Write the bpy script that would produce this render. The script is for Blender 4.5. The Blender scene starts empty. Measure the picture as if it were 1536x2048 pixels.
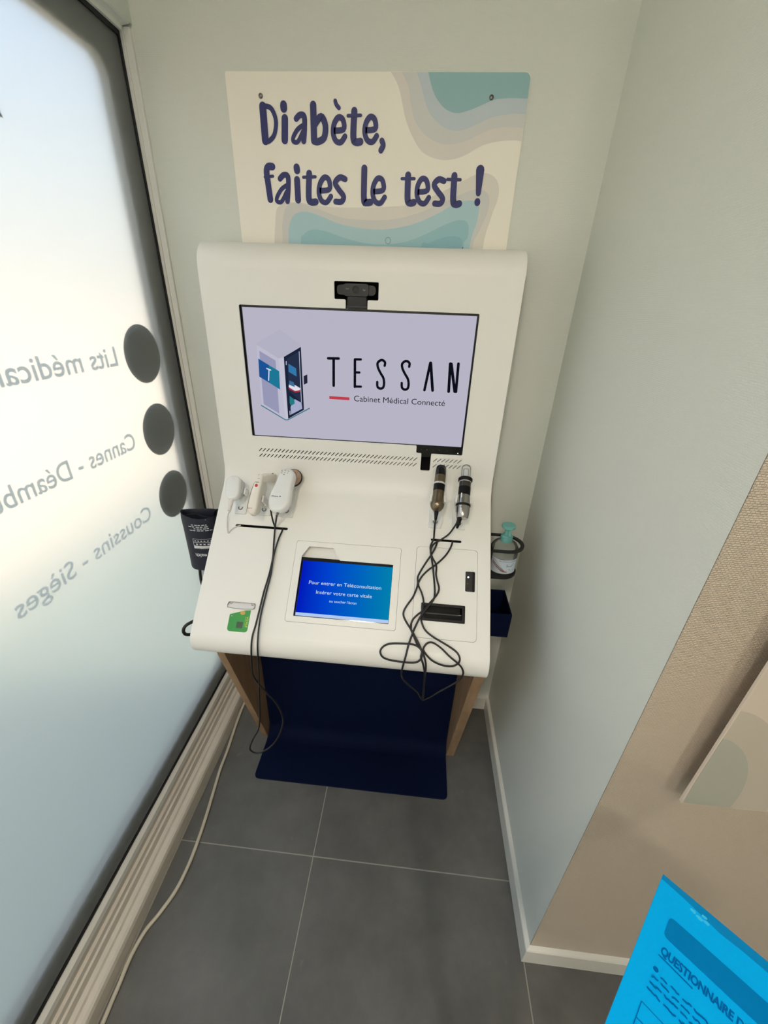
import bpy, bmesh, math, random
from mathutils import Vector, Matrix
from mathutils.geometry import tessellate_polygon

sc = bpy.context.scene
COL = sc.collection
# ------------------------------------------------------------------ camera
CAM_Z = 1.51134
cam_data = bpy.data.cameras.new('camera')
cam = bpy.data.objects.new('camera', cam_data); COL.objects.link(cam)
cam_data.sensor_fit = 'VERTICAL'; cam_data.sensor_height = 36.0
cam_data.lens = 36.0 * 810.0 / 2048.0
cam_data.clip_start = 0.02
RX = (0.99552781, 0.08786626, 0.03469734)      # camera right, down, forward in world axes
DN = (0.07061186, -0.44811794, -0.8911814)
FW = (-0.06275628, 0.8896459, -0.45231827)
cam.matrix_world = Matrix(((RX[0], -DN[0], -FW[0], 0), (RX[1], -DN[1], -FW[1], 0),
                           (RX[2], -DN[2], -FW[2], CAM_Z), (0, 0, 0, 1)))
sc.camera = cam
# ------------------------------------------------------------------ world (hazy bright sky)
world = bpy.data.worlds.new('sky'); sc.world = world; world.use_nodes = True
wn = world.node_tree.nodes; wl = world.node_tree.links; wn.clear()
wo = wn.new('ShaderNodeOutputWorld'); wb = wn.new('ShaderNodeBackground')
wt = wn.new('ShaderNodeTexCoord'); ws = wn.new('ShaderNodeSeparateXYZ'); wr = wn.new('ShaderNodeValToRGB')
wl.new(wt.outputs['Generated'], ws.inputs[0]); wl.new(ws.outputs['Z'], wr.inputs[0])
wr.color_ramp.elements[0].position = 0.0; wr.color_ramp.elements[0].color = (1.0, 0.92, 0.80, 1)
wr.color_ramp.elements[1].position = 0.9; wr.color_ramp.elements[1].color = (1.25, 1.5, 1.8, 1)
e = wr.color_ramp.elements.new(0.15); e.color = (0.88, 0.90, 0.89, 1)
e = wr.color_ramp.elements.new(0.38); e.color = (0.50, 0.69, 0.98, 1)
wl.new(wr.outputs[0], wb.inputs[0]); wb.inputs[1].default_value = 1.03
wl.new(wb.outputs[0], wo.inputs[0])
# sun standing behind the building: it lights the forecourt, the building shades the pavement at the window
sun_d = bpy.data.lights.new('sun', 'SUN'); sun_d.energy = 3.4; sun_d.angle = 0.01; sun_d.color = (1.0, 0.85, 0.66)
sun = bpy.data.objects.new('sun', sun_d); COL.objects.link(sun); sun.location = (6, 2, 8)
sun.rotation_euler = Vector((0.50, 0.10, 0.85)).to_track_quat('Z', 'Y').to_euler()
# ------------------------------------------------------------------ view + sampling
vs = sc.view_settings
vs.view_transform = 'Standard'; vs.look = 'None'; vs.gamma = 1.0; vs.use_curve_mapping = False
vs.exposure = 0.38
LAMP = 275.0                                  # radiance of the warm ceiling downlights
sc.cycles.use_denoising = True
sc.cycles.max_bounces = 12; sc.cycles.diffuse_bounces = 6; sc.cycles.glossy_bounces = 4
sc.cycles.transmission_bounces = 8; sc.cycles.transparent_max_bounces = 12
sc.cycles.sample_clamp_indirect = 6.0

DATA = {'poster_words': [[[[(-0.3944, 1.9043, 0.0162), (-0.3943, 1.8767, 0.0162), (-0.3941, 1.8446, 0.0162)], [(-0.3943, 1.905, 0.0094), (-0.3755, 1.9009, 0.0094), (-0.3662, 1.8805, 0.0094), (-0.3712, 1.8569, 0.0094), (-0.3842, 1.8447, 0.0094), (-0.3942, 1.8435, 0.0094)]], [[(-0.3451, 1.8842, 0.0151), (-0.3481, 1.8461, 0.0151)], [(-0.3462, 1.9067, 0.0157), (-0.3462, 1.9011, 0.0157)]], [[(-0.3187, 1.8837, 0.0115), (-0.3096, 1.8901, 0.0115), (-0.3002, 1.8874, 0.0115), (-0.3004, 1.8667, 0.0115), (-0.3035, 1.8448, 0.0115)], [(-0.3019, 1.8731, 0.0089), (-0.3159, 1.8658, 0.0089), (-0.327, 1.8526, 0.0089), (-0.328, 1.8445, 0.0089), (-0.3173, 1.8439, 0.0089), (-0.3046, 1.8612, 0.0089)]], [[(-0.2787, 1.9071, 0.0146), (-0.2791, 1.8457, 0.0146)], [(-0.2764, 1.874, 0.0131), (-0.2615, 1.8876, 0.0131), (-0.252, 1.8724, 0.0131), (-0.2555, 1.8518, 0.0131), (-0.2694, 1.8444, 0.0131), (-0.2791, 1.845, 0.0131)]], [[(-0.2286, 1.9139, 0.0084), (-0.2259, 1.9077, 0.0084), (-0.2204, 1.9026, 0.0084)], [(-0.233, 1.8636, 0.011), (-0.2104, 1.8667, 0.011), (-0.2117, 1.8827, 0.011), (-0.2221, 1.8865, 0.011), (-0.2318, 1.8755, 0.011), (-0.2345, 1.8593, 0.011), (-0.2285, 1.8462, 0.011), (-0.217, 1.8438, 0.011), (-0.2072, 1.8541, 0.011)]], [[(-0.1857, 1.8976, 0.0141), (-0.188, 1.8532, 0.0141), (-0.1822, 1.8445, 0.0141), (-0.1717, 1.8453, 0.0141)], [(-0.2003, 1.8895, 0.0063), (-0.1711, 1.8904, 0.0063)]], [[(-0.1604, 1.865, 0.011), (-0.1382, 1.868, 0.011), (-0.14, 1.8839, 0.011), (-0.1504, 1.8877, 0.011), (-0.1596, 1.8767, 0.011), (-0.1618, 1.8607, 0.011), (-0.1554, 1.8477, 0.011), (-0.1438, 1.8453, 0.011), (-0.1345, 1.8555, 0.011)]], [[(-0.1224, 1.8473, 0.0115), (-0.1193, 1.8393, 0.0115), (-0.1243, 1.8304, 0.0115)]]], [[[(-0.3816, 1.7978, 0.0141), (-0.3917, 1.7976, 0.0141), (-0.3967, 1.7886, 0.0141), (-0.3951, 1.7629, 0.0141), (-0.3926, 1.7346, 0.0141)], [(-0.4018, 1.7779, 0.0063), (-0.3822, 1.7798, 0.0063)]], [[(-0.3653, 1.7753, 0.0115), (-0.3555, 1.7825, 0.0115), (-0.3456, 1.7795, 0.0115), (-0.3463, 1.7565, 0.0115), (-0.3502, 1.732, 0.0115)], [(-0.3478, 1.7637, 0.0089), (-0.3628, 1.7554, 0.0089), (-0.3749, 1.7406, 0.0089), (-0.3762, 1.7316, 0.0089), (-0.3648, 1.731, 0.0089), (-0.3509, 1.7504, 0.0089)]], [[(-0.3237, 1.774, 0.0146), (-0.3236, 1.735, 0.0146)], [(-0.3232, 1.797, 0.0151), (-0.3226, 1.7916, 0.0151)]], [[(-0.2937, 1.7862, 0.0141), (-0.297, 1.7404, 0.0141), (-0.2913, 1.7315, 0.0141), (-0.28, 1.7321, 0.0141)], [(-0.3082, 1.7789, 0.0063), (-0.2789, 1.7801, 0.0063)]], [[(-0.2699, 1.7537, 0.011), (-0.2459, 1.7573, 0.011), (-0.247, 1.7751, 0.011), (-0.2579, 1.7793, 0.011), (-0.2684, 1.7669, 0.011), (-0.2716, 1.7489, 0.011), (-0.2655, 1.7344, 0.011), (-0.2533, 1.7318, 0.011), (-0.2427, 1.7433, 0.011)]], [[(-0.2079, 1.7769, 0.012), (-0.2203, 1.7798, 0.012), (-0.2315, 1.7695, 0.012), (-0.2232, 1.7569, 0.012), (-0.2117, 1.7439, 0.012), (-0.2169, 1.7336, 0.012), (-0.2312, 1.7334, 0.012)]], [[(-0.1619, 1.7976, 0.0141), (-0.1622, 1.7387, 0.0141), (-0.1555, 1.7331, 0.0141), (-0.1464, 1.7337, 0.0141)]], [[(-0.1398, 1.7543, 0.011), (-0.1165, 1.7579, 0.011), (-0.1186, 1.7755, 0.011), (-0.1296, 1.7796, 0.011), (-0.1391, 1.7674, 0.011), (-0.1412, 1.7495, 0.011), (-0.1344, 1.7352, 0.011), (-0.1222, 1.7325, 0.011), (-0.1125, 1.744, 0.011)]], [[(-0.0588, 1.7865, 0.0141), (-0.0575, 1.7414, 0.0141), (-0.0511, 1.7338, 0.0141), (-0.0422, 1.7352, 0.0141)], [(-0.0731, 1.7797, 0.0063), (-0.0438, 1.7801, 0.0063)]], [[(-0.0347, 1.7553, 0.011), (-0.0119, 1.7588, 0.011), (-0.0148, 1.7763, 0.011), (-0.0258, 1.7804, 0.011), (-0.0346, 1.7682, 0.011), (-0.0358, 1.7505, 0.011), (-0.0283, 1.7363, 0.011), (-0.0162, 1.7337, 0.011), (-0.0073, 1.7451, 0.011)]], [[(0.0254, 1.7769, 0.012), (0.0131, 1.7798, 0.012), (0.0033, 1.7696, 0.012), (0.0128, 1.7573, 0.012), (0.0253, 1.7444, 0.012), (0.0214, 1.7344, 0.012), (0.0075, 1.7341, 0.012)]], [[(0.0485, 1.7869, 0.0141), (0.0507, 1.7409, 0.0141), (0.0569, 1.7334, 0.0141), (0.0656, 1.7348, 0.0141)], [(0.0333, 1.7801, 0.0063), (0.0632, 1.7798, 0.0063)]], [[(0.1061, 1.7983, 0.0188), (0.1078, 1.7553, 0.0115)], [(0.1076, 1.7396, 0.0136), (0.1079, 1.7376, 0.0136)]]]], 'poster_top': [[(-0.1115, 1.9664), (-0.0924, 1.9436), (-0.0821, 1.9204), (-0.071, 1.8862), (-0.0527, 1.8545), (-0.0296, 1.8293), (0.0048, 1.8168), (0.0381, 1.8161), (0.0701, 1.8249), (0.1051, 1.8417), (0.1409, 1.8492), (0.1772, 1.8514), (0.2614, 1.8398), (0.2336, 1.9669)], [(-0.0869, 1.9664), (-0.0672, 1.9371), (-0.061, 1.9103), (-0.0499, 1.8828), (-0.0297, 1.8619), (0.0021, 1.846), (0.0352, 1.8428), (0.0715, 1.8503), (0.1064, 1.8648), (0.1372, 1.8721), (0.1642, 1.8734), (0.2549, 1.8696), (0.2336, 1.9669)], [(-0.0535, 1.9665), (-0.0376, 1.9339), (-0.0293, 1.9139), (-0.0161, 1.8935), (0.0062, 1.8763), (0.0326, 1.8667), (0.0601, 1.868), (0.0907, 1.8787), (0.1209, 1.8893), (0.1604, 1.8954), (0.2494, 1.8946), (0.2336, 1.9669)], [(-0.0286, 1.9665), (-0.0151, 1.934), (0.0002, 1.914), (0.0198, 1.9006), (0.0431, 1.8956), (0.0696, 1.9009), (0.0954, 1.9095), (0.1209, 1.918), (0.1559, 1.9208), (0.2442, 1.9186), (0.2336, 1.9669)]], 'poster_bot': [[(-0.4044, 1.4668), (-0.3906, 1.6403), (-0.3851, 1.6843), (-0.3768, 1.7183), (-0.3473, 1.7292), (-0.3008, 1.728), (-0.2494, 1.7228), (-0.1828, 1.7228), (-0.1068, 1.7255), (-0.042, 1.7328), (0.0155, 1.7538), (0.062, 1.774), (0.1028, 1.7918), (0.1315, 1.7904), (0.1504, 1.7754), (0.1548, 1.7483), (0.144, 1.708), (0.1337, 1.6425), (0.145, 1.4871)], [(-0.3839, 1.4675), (-0.37, 1.6409), (-0.3661, 1.689), (-0.353, 1.7229), (-0.3215, 1.7276), (-0.2754, 1.7182), (-0.2189, 1.7026), (-0.157, 1.6985), (-0.0906, 1.7011), (-0.0308, 1.7147), (0.0318, 1.7382), (0.0786, 1.7568), (0.1092, 1.7632), (0.1325, 1.7518), (0.1348, 1.72), (0.1185, 1.6784), (0.1083, 1.6418), (0.1179, 1.4861)], [(-0.3664, 1.4682), (-0.3537, 1.6413), (-0.3498, 1.6808), (-0.336, 1.7045), (-0.3068, 1.7122), (-0.2707, 1.7045), (-0.2243, 1.6899), (-0.1672, 1.6813), (-0.1051, 1.681), (-0.0443, 1.6916), (0.0096, 1.7114), (0.0521, 1.7325), (0.0854, 1.7411), (0.1106, 1.7356), (0.1126, 1.7033), (0.1007, 1.6416), (0.1125, 1.4859)], [(-0.3314, 1.4695), (-0.3224, 1.642), (-0.3147, 1.6642), (-0.2929, 1.6756), (-0.2613, 1.6741), (-0.2089, 1.6602), (-0.1563, 1.6505), (-0.104, 1.6496), (-0.0524, 1.6574), (-0.0024, 1.6757), (0.0364, 1.6934), (0.0704, 1.7032), (0.0911, 1.6966), (0.0946, 1.6694), (0.0854, 1.6412), (0.0961, 1.4853)], [(-0.0416, 1.4802), (-0.0202, 1.6407), (-0.0006, 1.6543), (0.039, 1.6681), (0.0693, 1.6697), (0.083, 1.6606), (0.0828, 1.6412), (0.0907, 1.4851)]], 'poster_rect': [(-0.4746, 1.9609), (0.1905, 1.9621)], 'poster_screws': [(-0.3974, 1.9216), (0.1129, 1.9213)], 'poster_circle': (-0.1011, 1.6575), 'poster_tick': (0.0849, 1.6451), 'tessan': [[[(-0.2373, 0.9486, 0.0063), (-0.2095, 0.9495, 0.0063)], [(-0.2227, 0.9462, 0.007), (-0.2237, 0.8813, 0.007)]], [[(-0.1673, 0.9486, 0.0067), (-0.1672, 0.8812, 0.0067)], [(-0.1673, 0.9493, 0.0059), (-0.152, 0.9497, 0.0059)], [(-0.1671, 0.9175, 0.0059), (-0.1553, 0.9177, 0.0059)], [(-0.1668, 0.8819, 0.0059), (-0.1508, 0.8824, 0.0059)]], [[(-0.0902, 0.9372, 0.0063), (-0.0898, 0.946, 0.0063), (-0.0986, 0.9507, 0.0063), (-0.1081, 0.9438, 0.0063), (-0.1074, 0.9326, 0.0063), (-0.1004, 0.9192, 0.0063), (-0.0927, 0.9074, 0.0063), (-0.0901, 0.8953, 0.0063), (-0.0919, 0.8835, 0.0063), (-0.0999, 0.8799, 0.0063), (-0.1071, 0.8845, 0.0063), (-0.1081, 0.8962, 0.0063)]], [[(-0.0272, 0.9377, 0.0063), (-0.027, 0.9465, 0.0063), (-0.0359, 0.9511, 0.0063), (-0.0452, 0.9443, 0.0063), (-0.0442, 0.9331, 0.0063), (-0.0369, 0.9198, 0.0063), (-0.0289, 0.908, 0.0063), (-0.026, 0.8959, 0.0063), (-0.0275, 0.8842, 0.0063), (-0.0353, 0.8806, 0.0063), (-0.0426, 0.8853, 0.0063), (-0.044, 0.8968, 0.0063)]], [[(0.0163, 0.8818, 0.0067), (0.0258, 0.9492, 0.0067)], [(0.0269, 0.9492, 0.0074), (0.0374, 0.8822, 0.0074)]], [[(0.0792, 0.8814, 0.0074), (0.0763, 0.9494, 0.0074)], [(0.0789, 0.9489, 0.0074), (0.0947, 0.8822, 0.0074)], [(0.098, 0.8817, 0.007), (0.0966, 0.9503, 0.007)]]], 'redbar': [[(-0.2342, 0.8499, 0.0074), (-0.1837, 0.8492, 0.0074)]], 'booth': [('roof', (178, 177, 196), [(-0.4264, 0.9758), (-0.3603, 1.0123), (-0.3062, 0.9779), (-0.3543, 0.9463), (-0.3686, 0.9428)]), ('side', (188, 187, 206), [(-0.4248, 0.973), (-0.3687, 0.9422), (-0.3608, 0.7844), (-0.4249, 0.821)]), ('edge', (194, 193, 210), [(-0.3687, 0.9422), (-0.3537, 0.9469), (-0.3531, 0.7855), (-0.3608, 0.7838)]), ('shade', (150, 151, 181), [(-0.4187, 0.9592), (-0.3769, 0.9367), (-0.3773, 0.799), (-0.4195, 0.8229)]), ('door', (27, 35, 56), [(-0.3543, 0.9468), (-0.3079, 0.9731), (-0.3075, 0.813), (-0.3531, 0.7861)]), ('room', (37, 47, 72), [(-0.3465, 0.9432), (-0.3144, 0.9616), (-0.3136, 0.8332), (-0.3456, 0.8609)]), ('ground', (165, 170, 202), [(-0.3317, 0.8406), (-0.3131, 0.8316), (-0.3119, 0.816), (-0.3444, 0.7982), (-0.3444, 0.819)]), ('pane', (52, 118, 168), [(-0.3435, 0.9309), (-0.3232, 0.9202), (-0.3228, 0.8994), (-0.3436, 0.9105)]), ('seat', (38, 120, 130), [(-0.3451, 0.8486), (-0.3327, 0.8393), (-0.3324, 0.8281), (-0.3435, 0.8222), (-0.3463, 0.8299)]), ('desk', (225, 222, 235), [(-0.3447, 0.8798), (-0.3273, 0.877), (-0.3146, 0.8701), (-0.3165, 0.8639), (-0.3297, 0.8623), (-0.3462, 0.8715)]), ('rim', (168, 50, 66), [(-0.3462, 0.8709), (-0.3298, 0.8617), (-0.3152, 0.8655), (-0.3161, 0.8606), (-0.3284, 0.8581), (-0.3465, 0.8664)]), ('monitor', (60, 110, 150), [(-0.3432, 0.8883), (-0.3316, 0.8843), (-0.3292, 0.8724), (-0.3448, 0.8777)]), ('reader', (35, 36, 58), [(-0.3038, 0.9015), (-0.2941, 0.9063), (-0.2945, 0.8846), (-0.3042, 0.8797)]), ('tv_left', (28, 82, 148), [(-0.4228, 0.9398), (-0.3961, 0.9251), (-0.3975, 0.8796), (-0.4244, 0.8946)]), ('tv_right', (30, 118, 150), [(-0.3961, 0.9251), (-0.3695, 0.9108), (-0.3705, 0.8639), (-0.3975, 0.8796)])], 'booth_lines': [((70, 120, 138), [(-0.4258, 0.8191, 0.0028), (-0.3609, 0.7831, 0.0028), (-0.3539, 0.7835, 0.0028), (-0.2916, 0.8183, 0.0028)]), ((225, 232, 240), [(-0.4019, 0.9163, 0.0028), (-0.3915, 0.9127, 0.0028)]), ((225, 232, 240), [(-0.3961, 0.914, 0.0025), (-0.3995, 0.8861, 0.0025)]), ((200, 205, 220), [(-0.3125, 0.9617, 0.0015), (-0.313, 0.8332, 0.0015)]), ((200, 205, 220), [(-0.3482, 0.9362, 0.0019), (-0.3487, 0.9281, 0.0019)]), ((200, 205, 220), [(-0.3467, 0.8077, 0.0019), (-0.3467, 0.7981, 0.0019)])], 'text_cab': ((-0.1692, 0.8438), (0.0729, 0.8467), 0.0146), 'tab_text': [('Pour entrer en Téléconsultation', (-0.2596, 0.3125), (-0.0614, 0.3147)), ('Insérer votre carte vitale', (-0.2365, 0.2882), (-0.0849, 0.2898)), ("ou toucher l'écran", (-0.198, 0.2685), (-0.1241, 0.2696))], 'cable_steth': [(-0.3568, 0.945, 0.9976), (-0.3655, 0.9576, 0.972), (-0.3729, 0.9644, 0.9463), (-0.3705, 0.9361, 0.9081), (-0.3667, 0.9108, 0.8827), (-0.369, 0.8775, 0.8494), (-0.3747, 0.8449, 0.8167), (-0.378, 0.8131, 0.785), (-0.3813, 0.7822, 0.754), (-0.3843, 0.7639, 0.7357), (-0.3848, 0.7493, 0.7116), (-0.3888, 0.746, 0.6593), (-0.3911, 0.746, 0.6168), (-0.3838, 0.746, 0.5888), (-0.3592, 0.746, 0.5437), (-0.338, 0.746, 0.5121), (-0.323, 0.746, 0.4626), (-0.3239, 0.746, 0.4171), (-0.3397, 0.746, 0.3631), (-0.3643, 0.746, 0.3144), (-0.391, 0.746, 0.2823), (-0.4165, 0.746, 0.2657), (-0.4337, 0.746, 0.2731), (-0.4361, 0.746, 0.2931), (-0.4205, 0.746, 0.3365), (-0.4012, 0.746, 0.3791), (-0.392, 0.746, 0.4231), (-0.3837, 0.746, 0.5053), (-0.3737, 0.746, 0.6191), (-0.3658, 0.7435, 0.7111), (-0.368, 0.761, 0.7405), (-0.3702, 0.7864, 0.766), (-0.3694, 0.8094, 0.7891), (-0.366, 0.841, 0.8206), (-0.3625, 0.8733, 0.853), (-0.3636, 0.9013, 0.881), (-0.3615, 0.9266, 0.9064), (-0.3569, 0.9474, 0.9272), (-0.3532, 0.9616, 0.9371), (-0.3538, 0.9715, 0.9414)], 'cable_short': [(-0.3803, 0.9654, 1.001), (-0.38, 0.9724, 0.9656), (-0.3745, 0.9709, 0.9458), (-0.3697, 0.9702, 0.9439)], 'cable_oxi': [(-0.4905, 0.9686, 1.0213), (-0.4915, 0.9631, 1.0058), (-0.4948, 0.964, 0.9926), (-0.5056, 0.9714, 0.9788), (-0.5139, 0.9755, 0.9574), (-0.5135, 0.968, 0.9386), (-0.507, 0.9543, 0.9249), (-0.5022, 0.9595, 0.9301), (-0.493, 0.9661, 0.9366), (-0.4818, 0.9699, 0.9405), (-0.4767, 0.9743, 0.941)], 'cable_scope1': [(0.0713, 0.9718, 1.0298), (0.071, 0.9715, 1.014), (0.0713, 0.9806, 0.9877), (0.0717, 0.9819, 0.9636), (0.0716, 0.9743, 0.9449), (0.0674, 0.9659, 0.9364), (0.0639, 0.9574, 0.928), (0.0659, 0.9459, 0.9165), (0.0719, 0.9348, 0.9053), (0.0805, 0.925, 0.8955), (0.0829, 0.9172, 0.8877), (0.0827, 0.9037, 0.8742), (0.0875, 0.8907, 0.8612), (0.0921, 0.8799, 0.8504), (0.09, 0.8705, 0.841), (0.0817, 0.8608, 0.8313), (0.0658, 0.847, 0.8175), (0.0529, 0.8356, 0.806), (0.0398, 0.8275, 0.7979), (0.0287, 0.8184, 0.7888), (0.0243, 0.8087, 0.7792), (0.0256, 0.7995, 0.7699), (0.0323, 0.7903, 0.7621), (0.042, 0.7762, 0.748), (0.057, 0.7631, 0.7349), (0.065, 0.7529, 0.7205), (0.069, 0.7473, 0.7007), (0.0694, 0.747, 0.6568), (0.0694, 0.747, 0.6212), (0.0703, 0.747, 0.5813), (0.0748, 0.747, 0.5799), (0.0931, 0.747, 0.5958), (0.1126, 0.747, 0.618), (0.1446, 0.747, 0.6496), (0.1598, 0.747, 0.6692), (0.1644, 0.7475, 0.689), (0.1589, 0.7482, 0.7068), (0.1475, 0.7517, 0.7181), (0.1261, 0.7595, 0.7308), (0.1047, 0.7718, 0.7436), (0.0834, 0.7799, 0.7517), (0.0696, 0.7788, 0.7506), (0.0605, 0.7708, 0.7426), (0.061, 0.7645, 0.7363), (0.0706, 0.7572, 0.7277), (0.0859, 0.7515, 0.7176), (0.1106, 0.7487, 0.7094), (0.1346, 0.7488, 0.7096), (0.1486, 0.7518, 0.7182), (0.1519, 0.7579, 0.7288), (0.1428, 0.768, 0.7397), (0.1182, 0.7781, 0.7499), (0.0827, 0.79, 0.7618), (0.0616, 0.8007, 0.7725), (0.0522, 0.8126, 0.7845), (0.0492, 0.8234, 0.7946), (0.0518, 0.8384, 0.8095), (0.0533, 0.8523, 0.8235), (0.0472, 0.8671, 0.8383), (0.0381, 0.8797, 0.8509), (0.038, 0.8874, 0.8586), (0.0462, 0.899, 0.8702), (0.0609, 0.911, 0.8822), (0.0821, 0.9235, 0.8948), (0.1048, 0.9408, 0.912), (0.1168, 0.9553, 0.9265), (0.1223, 0.9661, 0.9373), (0.123, 0.9746, 0.941)], 'cable_scope2': [(0.1293, 0.9679, 1.0232), (0.1281, 0.9679, 1.0033), (0.121, 0.9698, 0.9841), (0.1105, 0.9724, 0.9626), (0.0913, 0.9677, 0.9467), (0.075, 0.9598, 0.9388), (0.0671, 0.9523, 0.9314), (0.0646, 0.943, 0.9221), (0.0684, 0.9295, 0.9085), (0.0726, 0.9138, 0.8928), (0.0762, 0.8962, 0.8752), (0.0799, 0.8766, 0.8556), (0.0811, 0.8636, 0.8425), (0.0782, 0.8516, 0.8306), (0.0614, 0.8347, 0.8136), (0.0482, 0.8203, 0.7992), (0.0407, 0.8104, 0.7893), (0.0342, 0.7987, 0.7776), (0.0286, 0.786, 0.767), (0.0212, 0.768, 0.7489), (0.0162, 0.7502, 0.729), (0.0111, 0.7411, 0.7046), (0.0086, 0.7473, 0.6682), (0.0138, 0.7405, 0.6567), (0.0329, 0.7405, 0.6341), (0.052, 0.7405, 0.6152), (0.0677, 0.7405, 0.5881), (0.0701, 0.7405, 0.6032), (0.0683, 0.7405, 0.6441), (0.0674, 0.7423, 0.6818), (0.0607, 0.7432, 0.7137), (0.054, 0.7502, 0.729), (0.0559, 0.7585, 0.7395), (0.0474, 0.7654, 0.7464), (0.0315, 0.7693, 0.7503), (0.0003, 0.769, 0.75), (-0.0273, 0.7668, 0.7478), (-0.0433, 0.7605, 0.7414), (-0.0489, 0.7525, 0.7324), (-0.0421, 0.7463, 0.7218), (-0.0243, 0.744, 0.716), (0.0105, 0.7432, 0.7138), (0.0379, 0.7436, 0.715), (0.0518, 0.7464, 0.722), (0.0569, 0.7553, 0.7359), (0.0481, 0.7696, 0.7506), (0.0354, 0.7841, 0.7651), (0.0246, 0.7961, 0.775), (0.0122, 0.8077, 0.7866), (0.0038, 0.8181, 0.797), (0.0034, 0.827, 0.806), (0.0107, 0.8381, 0.817), (0.0246, 0.8538, 0.8328), (0.0325, 0.8694, 0.8484), (0.0352, 0.8795, 0.8585), (0.0341, 0.8916, 0.8706), (0.0405, 0.903, 0.882), (0.0547, 0.9219, 0.9009), (0.0678, 0.9374, 0.9165), (0.0765, 0.9506, 0.9296), (0.0812, 0.9646, 0.938), (0.0818, 0.9747, 0.941)], 'floor_cable': [(-0.63, 1.1428, 0.006), (-0.6342, 1.0884, 0.006), (-0.6273, 0.9918, 0.006), (-0.6176, 0.9012, 0.006), (-0.6127, 0.8277, 0.006), (-0.6031, 0.7609, 0.006), (-0.5902, 0.6703, 0.006), (-0.5835, 0.6022, 0.006), (-0.582, 0.5457, 0.006), (-0.5875, 0.4929, 0.006), (-0.6048, 0.4428, 0.006), (-0.6229, 0.4038, 0.006), (-0.63, 0.3564, 0.006), (-0.6276, 0.3108, 0.006), (-0.6267, 0.2825, 0.006), (-0.6249, 0.2461, 0.006)], 'sign_blobs': [[(0.4695, 1.028), (0.4867, 1.0263), (0.5064, 1.0185), (0.5355, 0.9963), (0.5662, 0.9594), (0.596, 0.894), (0.6049, 0.8406), (0.6076, 0.8059), (0.4801, 0.8024)], [(0.4708, 0.9681), (0.4878, 0.9653), (0.51, 0.9498), (0.5297, 0.9234), (0.5439, 0.8896), (0.5523, 0.8472), (0.5526, 0.8035), (0.4801, 0.8024)]], 'scope': {'s1': [(0.0784, 0.6518), (0.0725, 0.5391), (0.071, 0.5204), (0.0532, 0.5389), (0.0911, 0.5392), (0.0649, 0.6515), (0.092, 0.6521)], 's2': [(0.147, 0.6573), (0.1395, 0.5403), (0.1389, 0.512), (0.1208, 0.5402), (0.1584, 0.5405), (0.1327, 0.6549), (0.1613, 0.6596)]}}

# ================================================================== helpers
def lin(c):
    return tuple(((v / 255.0) / 12.92 if v <= 10.31475 else ((v / 255.0 + 0.055) / 1.055) ** 2.4) for v in c) + (1.0,)

MATS = {}
def mat(name, rgb=(200, 200, 200), rough=0.5, metal=0.0, spec=0.5, coat=0.0, emit=None, estr=1.0, bump=None, noise=None):
    if name in MATS: return MATS[name]
    m = bpy.data.materials.new(name); m.use_nodes = True
    nt = m.node_tree; b = nt.nodes['Principled BSDF']
    b.inputs['Base Color'].default_value = lin(rgb)
    b.inputs['Roughness'].default_value = rough
    b.inputs['Metallic'].default_value = metal
    b.inputs['Specular IOR Level'].default_value = spec
    b.inputs['Coat Weight'].default_value = coat
    if emit is not None:
        b.inputs['Emission Color'].default_value = lin(emit); b.inputs['Emission Strength'].default_value = estr
    if noise:                                   # (scale, darker rgb, stretch)
        tc = nt.nodes.new('ShaderNodeTexCoord'); mp = nt.nodes.new('ShaderNodeMapping')
        nz = nt.nodes.new('ShaderNodeTexNoise'); cr = nt.nodes.new('ShaderNodeValToRGB')
        mp.inputs['Scale'].default_value = noise[2]
        nz.inputs['Scale'].default_value = noise[0]; nz.inputs['Detail'].default_value = 6
        cr.color_ramp.elements[0].position = 0.3; cr.color_ramp.elements[0].color = lin(noise[1])
        cr.color_ramp.elements[1].position = 0.7; cr.color_ramp.elements[1].color = lin(rgb)
        nt.links.new(tc.outputs['Object'], mp.inputs[0]); nt.links.new(mp.outputs[0], nz.inputs['Vector'])
        nt.links.new(nz.outputs['Fac'], cr.inputs[0]); nt.links.new(cr.outputs[0], b.inputs['Base Color'])
    if bump:
        tc = nt.nodes.new('ShaderNodeTexCoord'); nz = nt.nodes.new('ShaderNodeTexNoise'); bp = nt.nodes.new('ShaderNodeBump')
        nz.inputs['Scale'].default_value = bump[0]; bp.inputs['Distance'].default_value = bump[1]; bp.inputs['Strength'].default_value = bump[2]
        nt.links.new(tc.outputs['Object'], nz.inputs['Vector']); nt.links.new(nz.outputs['Fac'], bp.inputs['Height'])
        nt.links.new(bp.outputs[0], b.inputs['Normal'])
    MATS[name] = m
    return m

def new_obj(name, me, parent=None, m=None, smooth=None, label=None, bevel=None):
    o = bpy.data.objects.new(name, me); COL.objects.link(o)
    if parent is not None:
        o.parent = parent
        off = world_loc(parent)
        me.transform(Matrix.Translation(-off))
    if m is not None: me.materials.append(m)
    if smooth is not None:
        me.polygons.foreach_set('use_smooth', [True] * len(me.polygons))
        me.set_sharp_from_angle(angle=math.radians(smooth))
    if bevel:
        bv = o.modifiers.new('bevel', 'BEVEL'); bv.width = bevel; bv.segments = 2; bv.limit_method = 'ANGLE'; bv.angle_limit = math.radians(40)
    if label: o['label'] = label
    return o

def world_loc(o):
    v = Vector((0, 0, 0))
    while o is not None:
        v += o.location; o = o.parent
    return v

def empty(name, loc, label, cat, group=None):
    o = bpy.data.objects.new(name, None); COL.objects.link(o); o.location = loc; o.empty_display_size = 0.02
    o['label'] = label; o['category'] = cat
    if group: o['group'] = group
    return o

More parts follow.
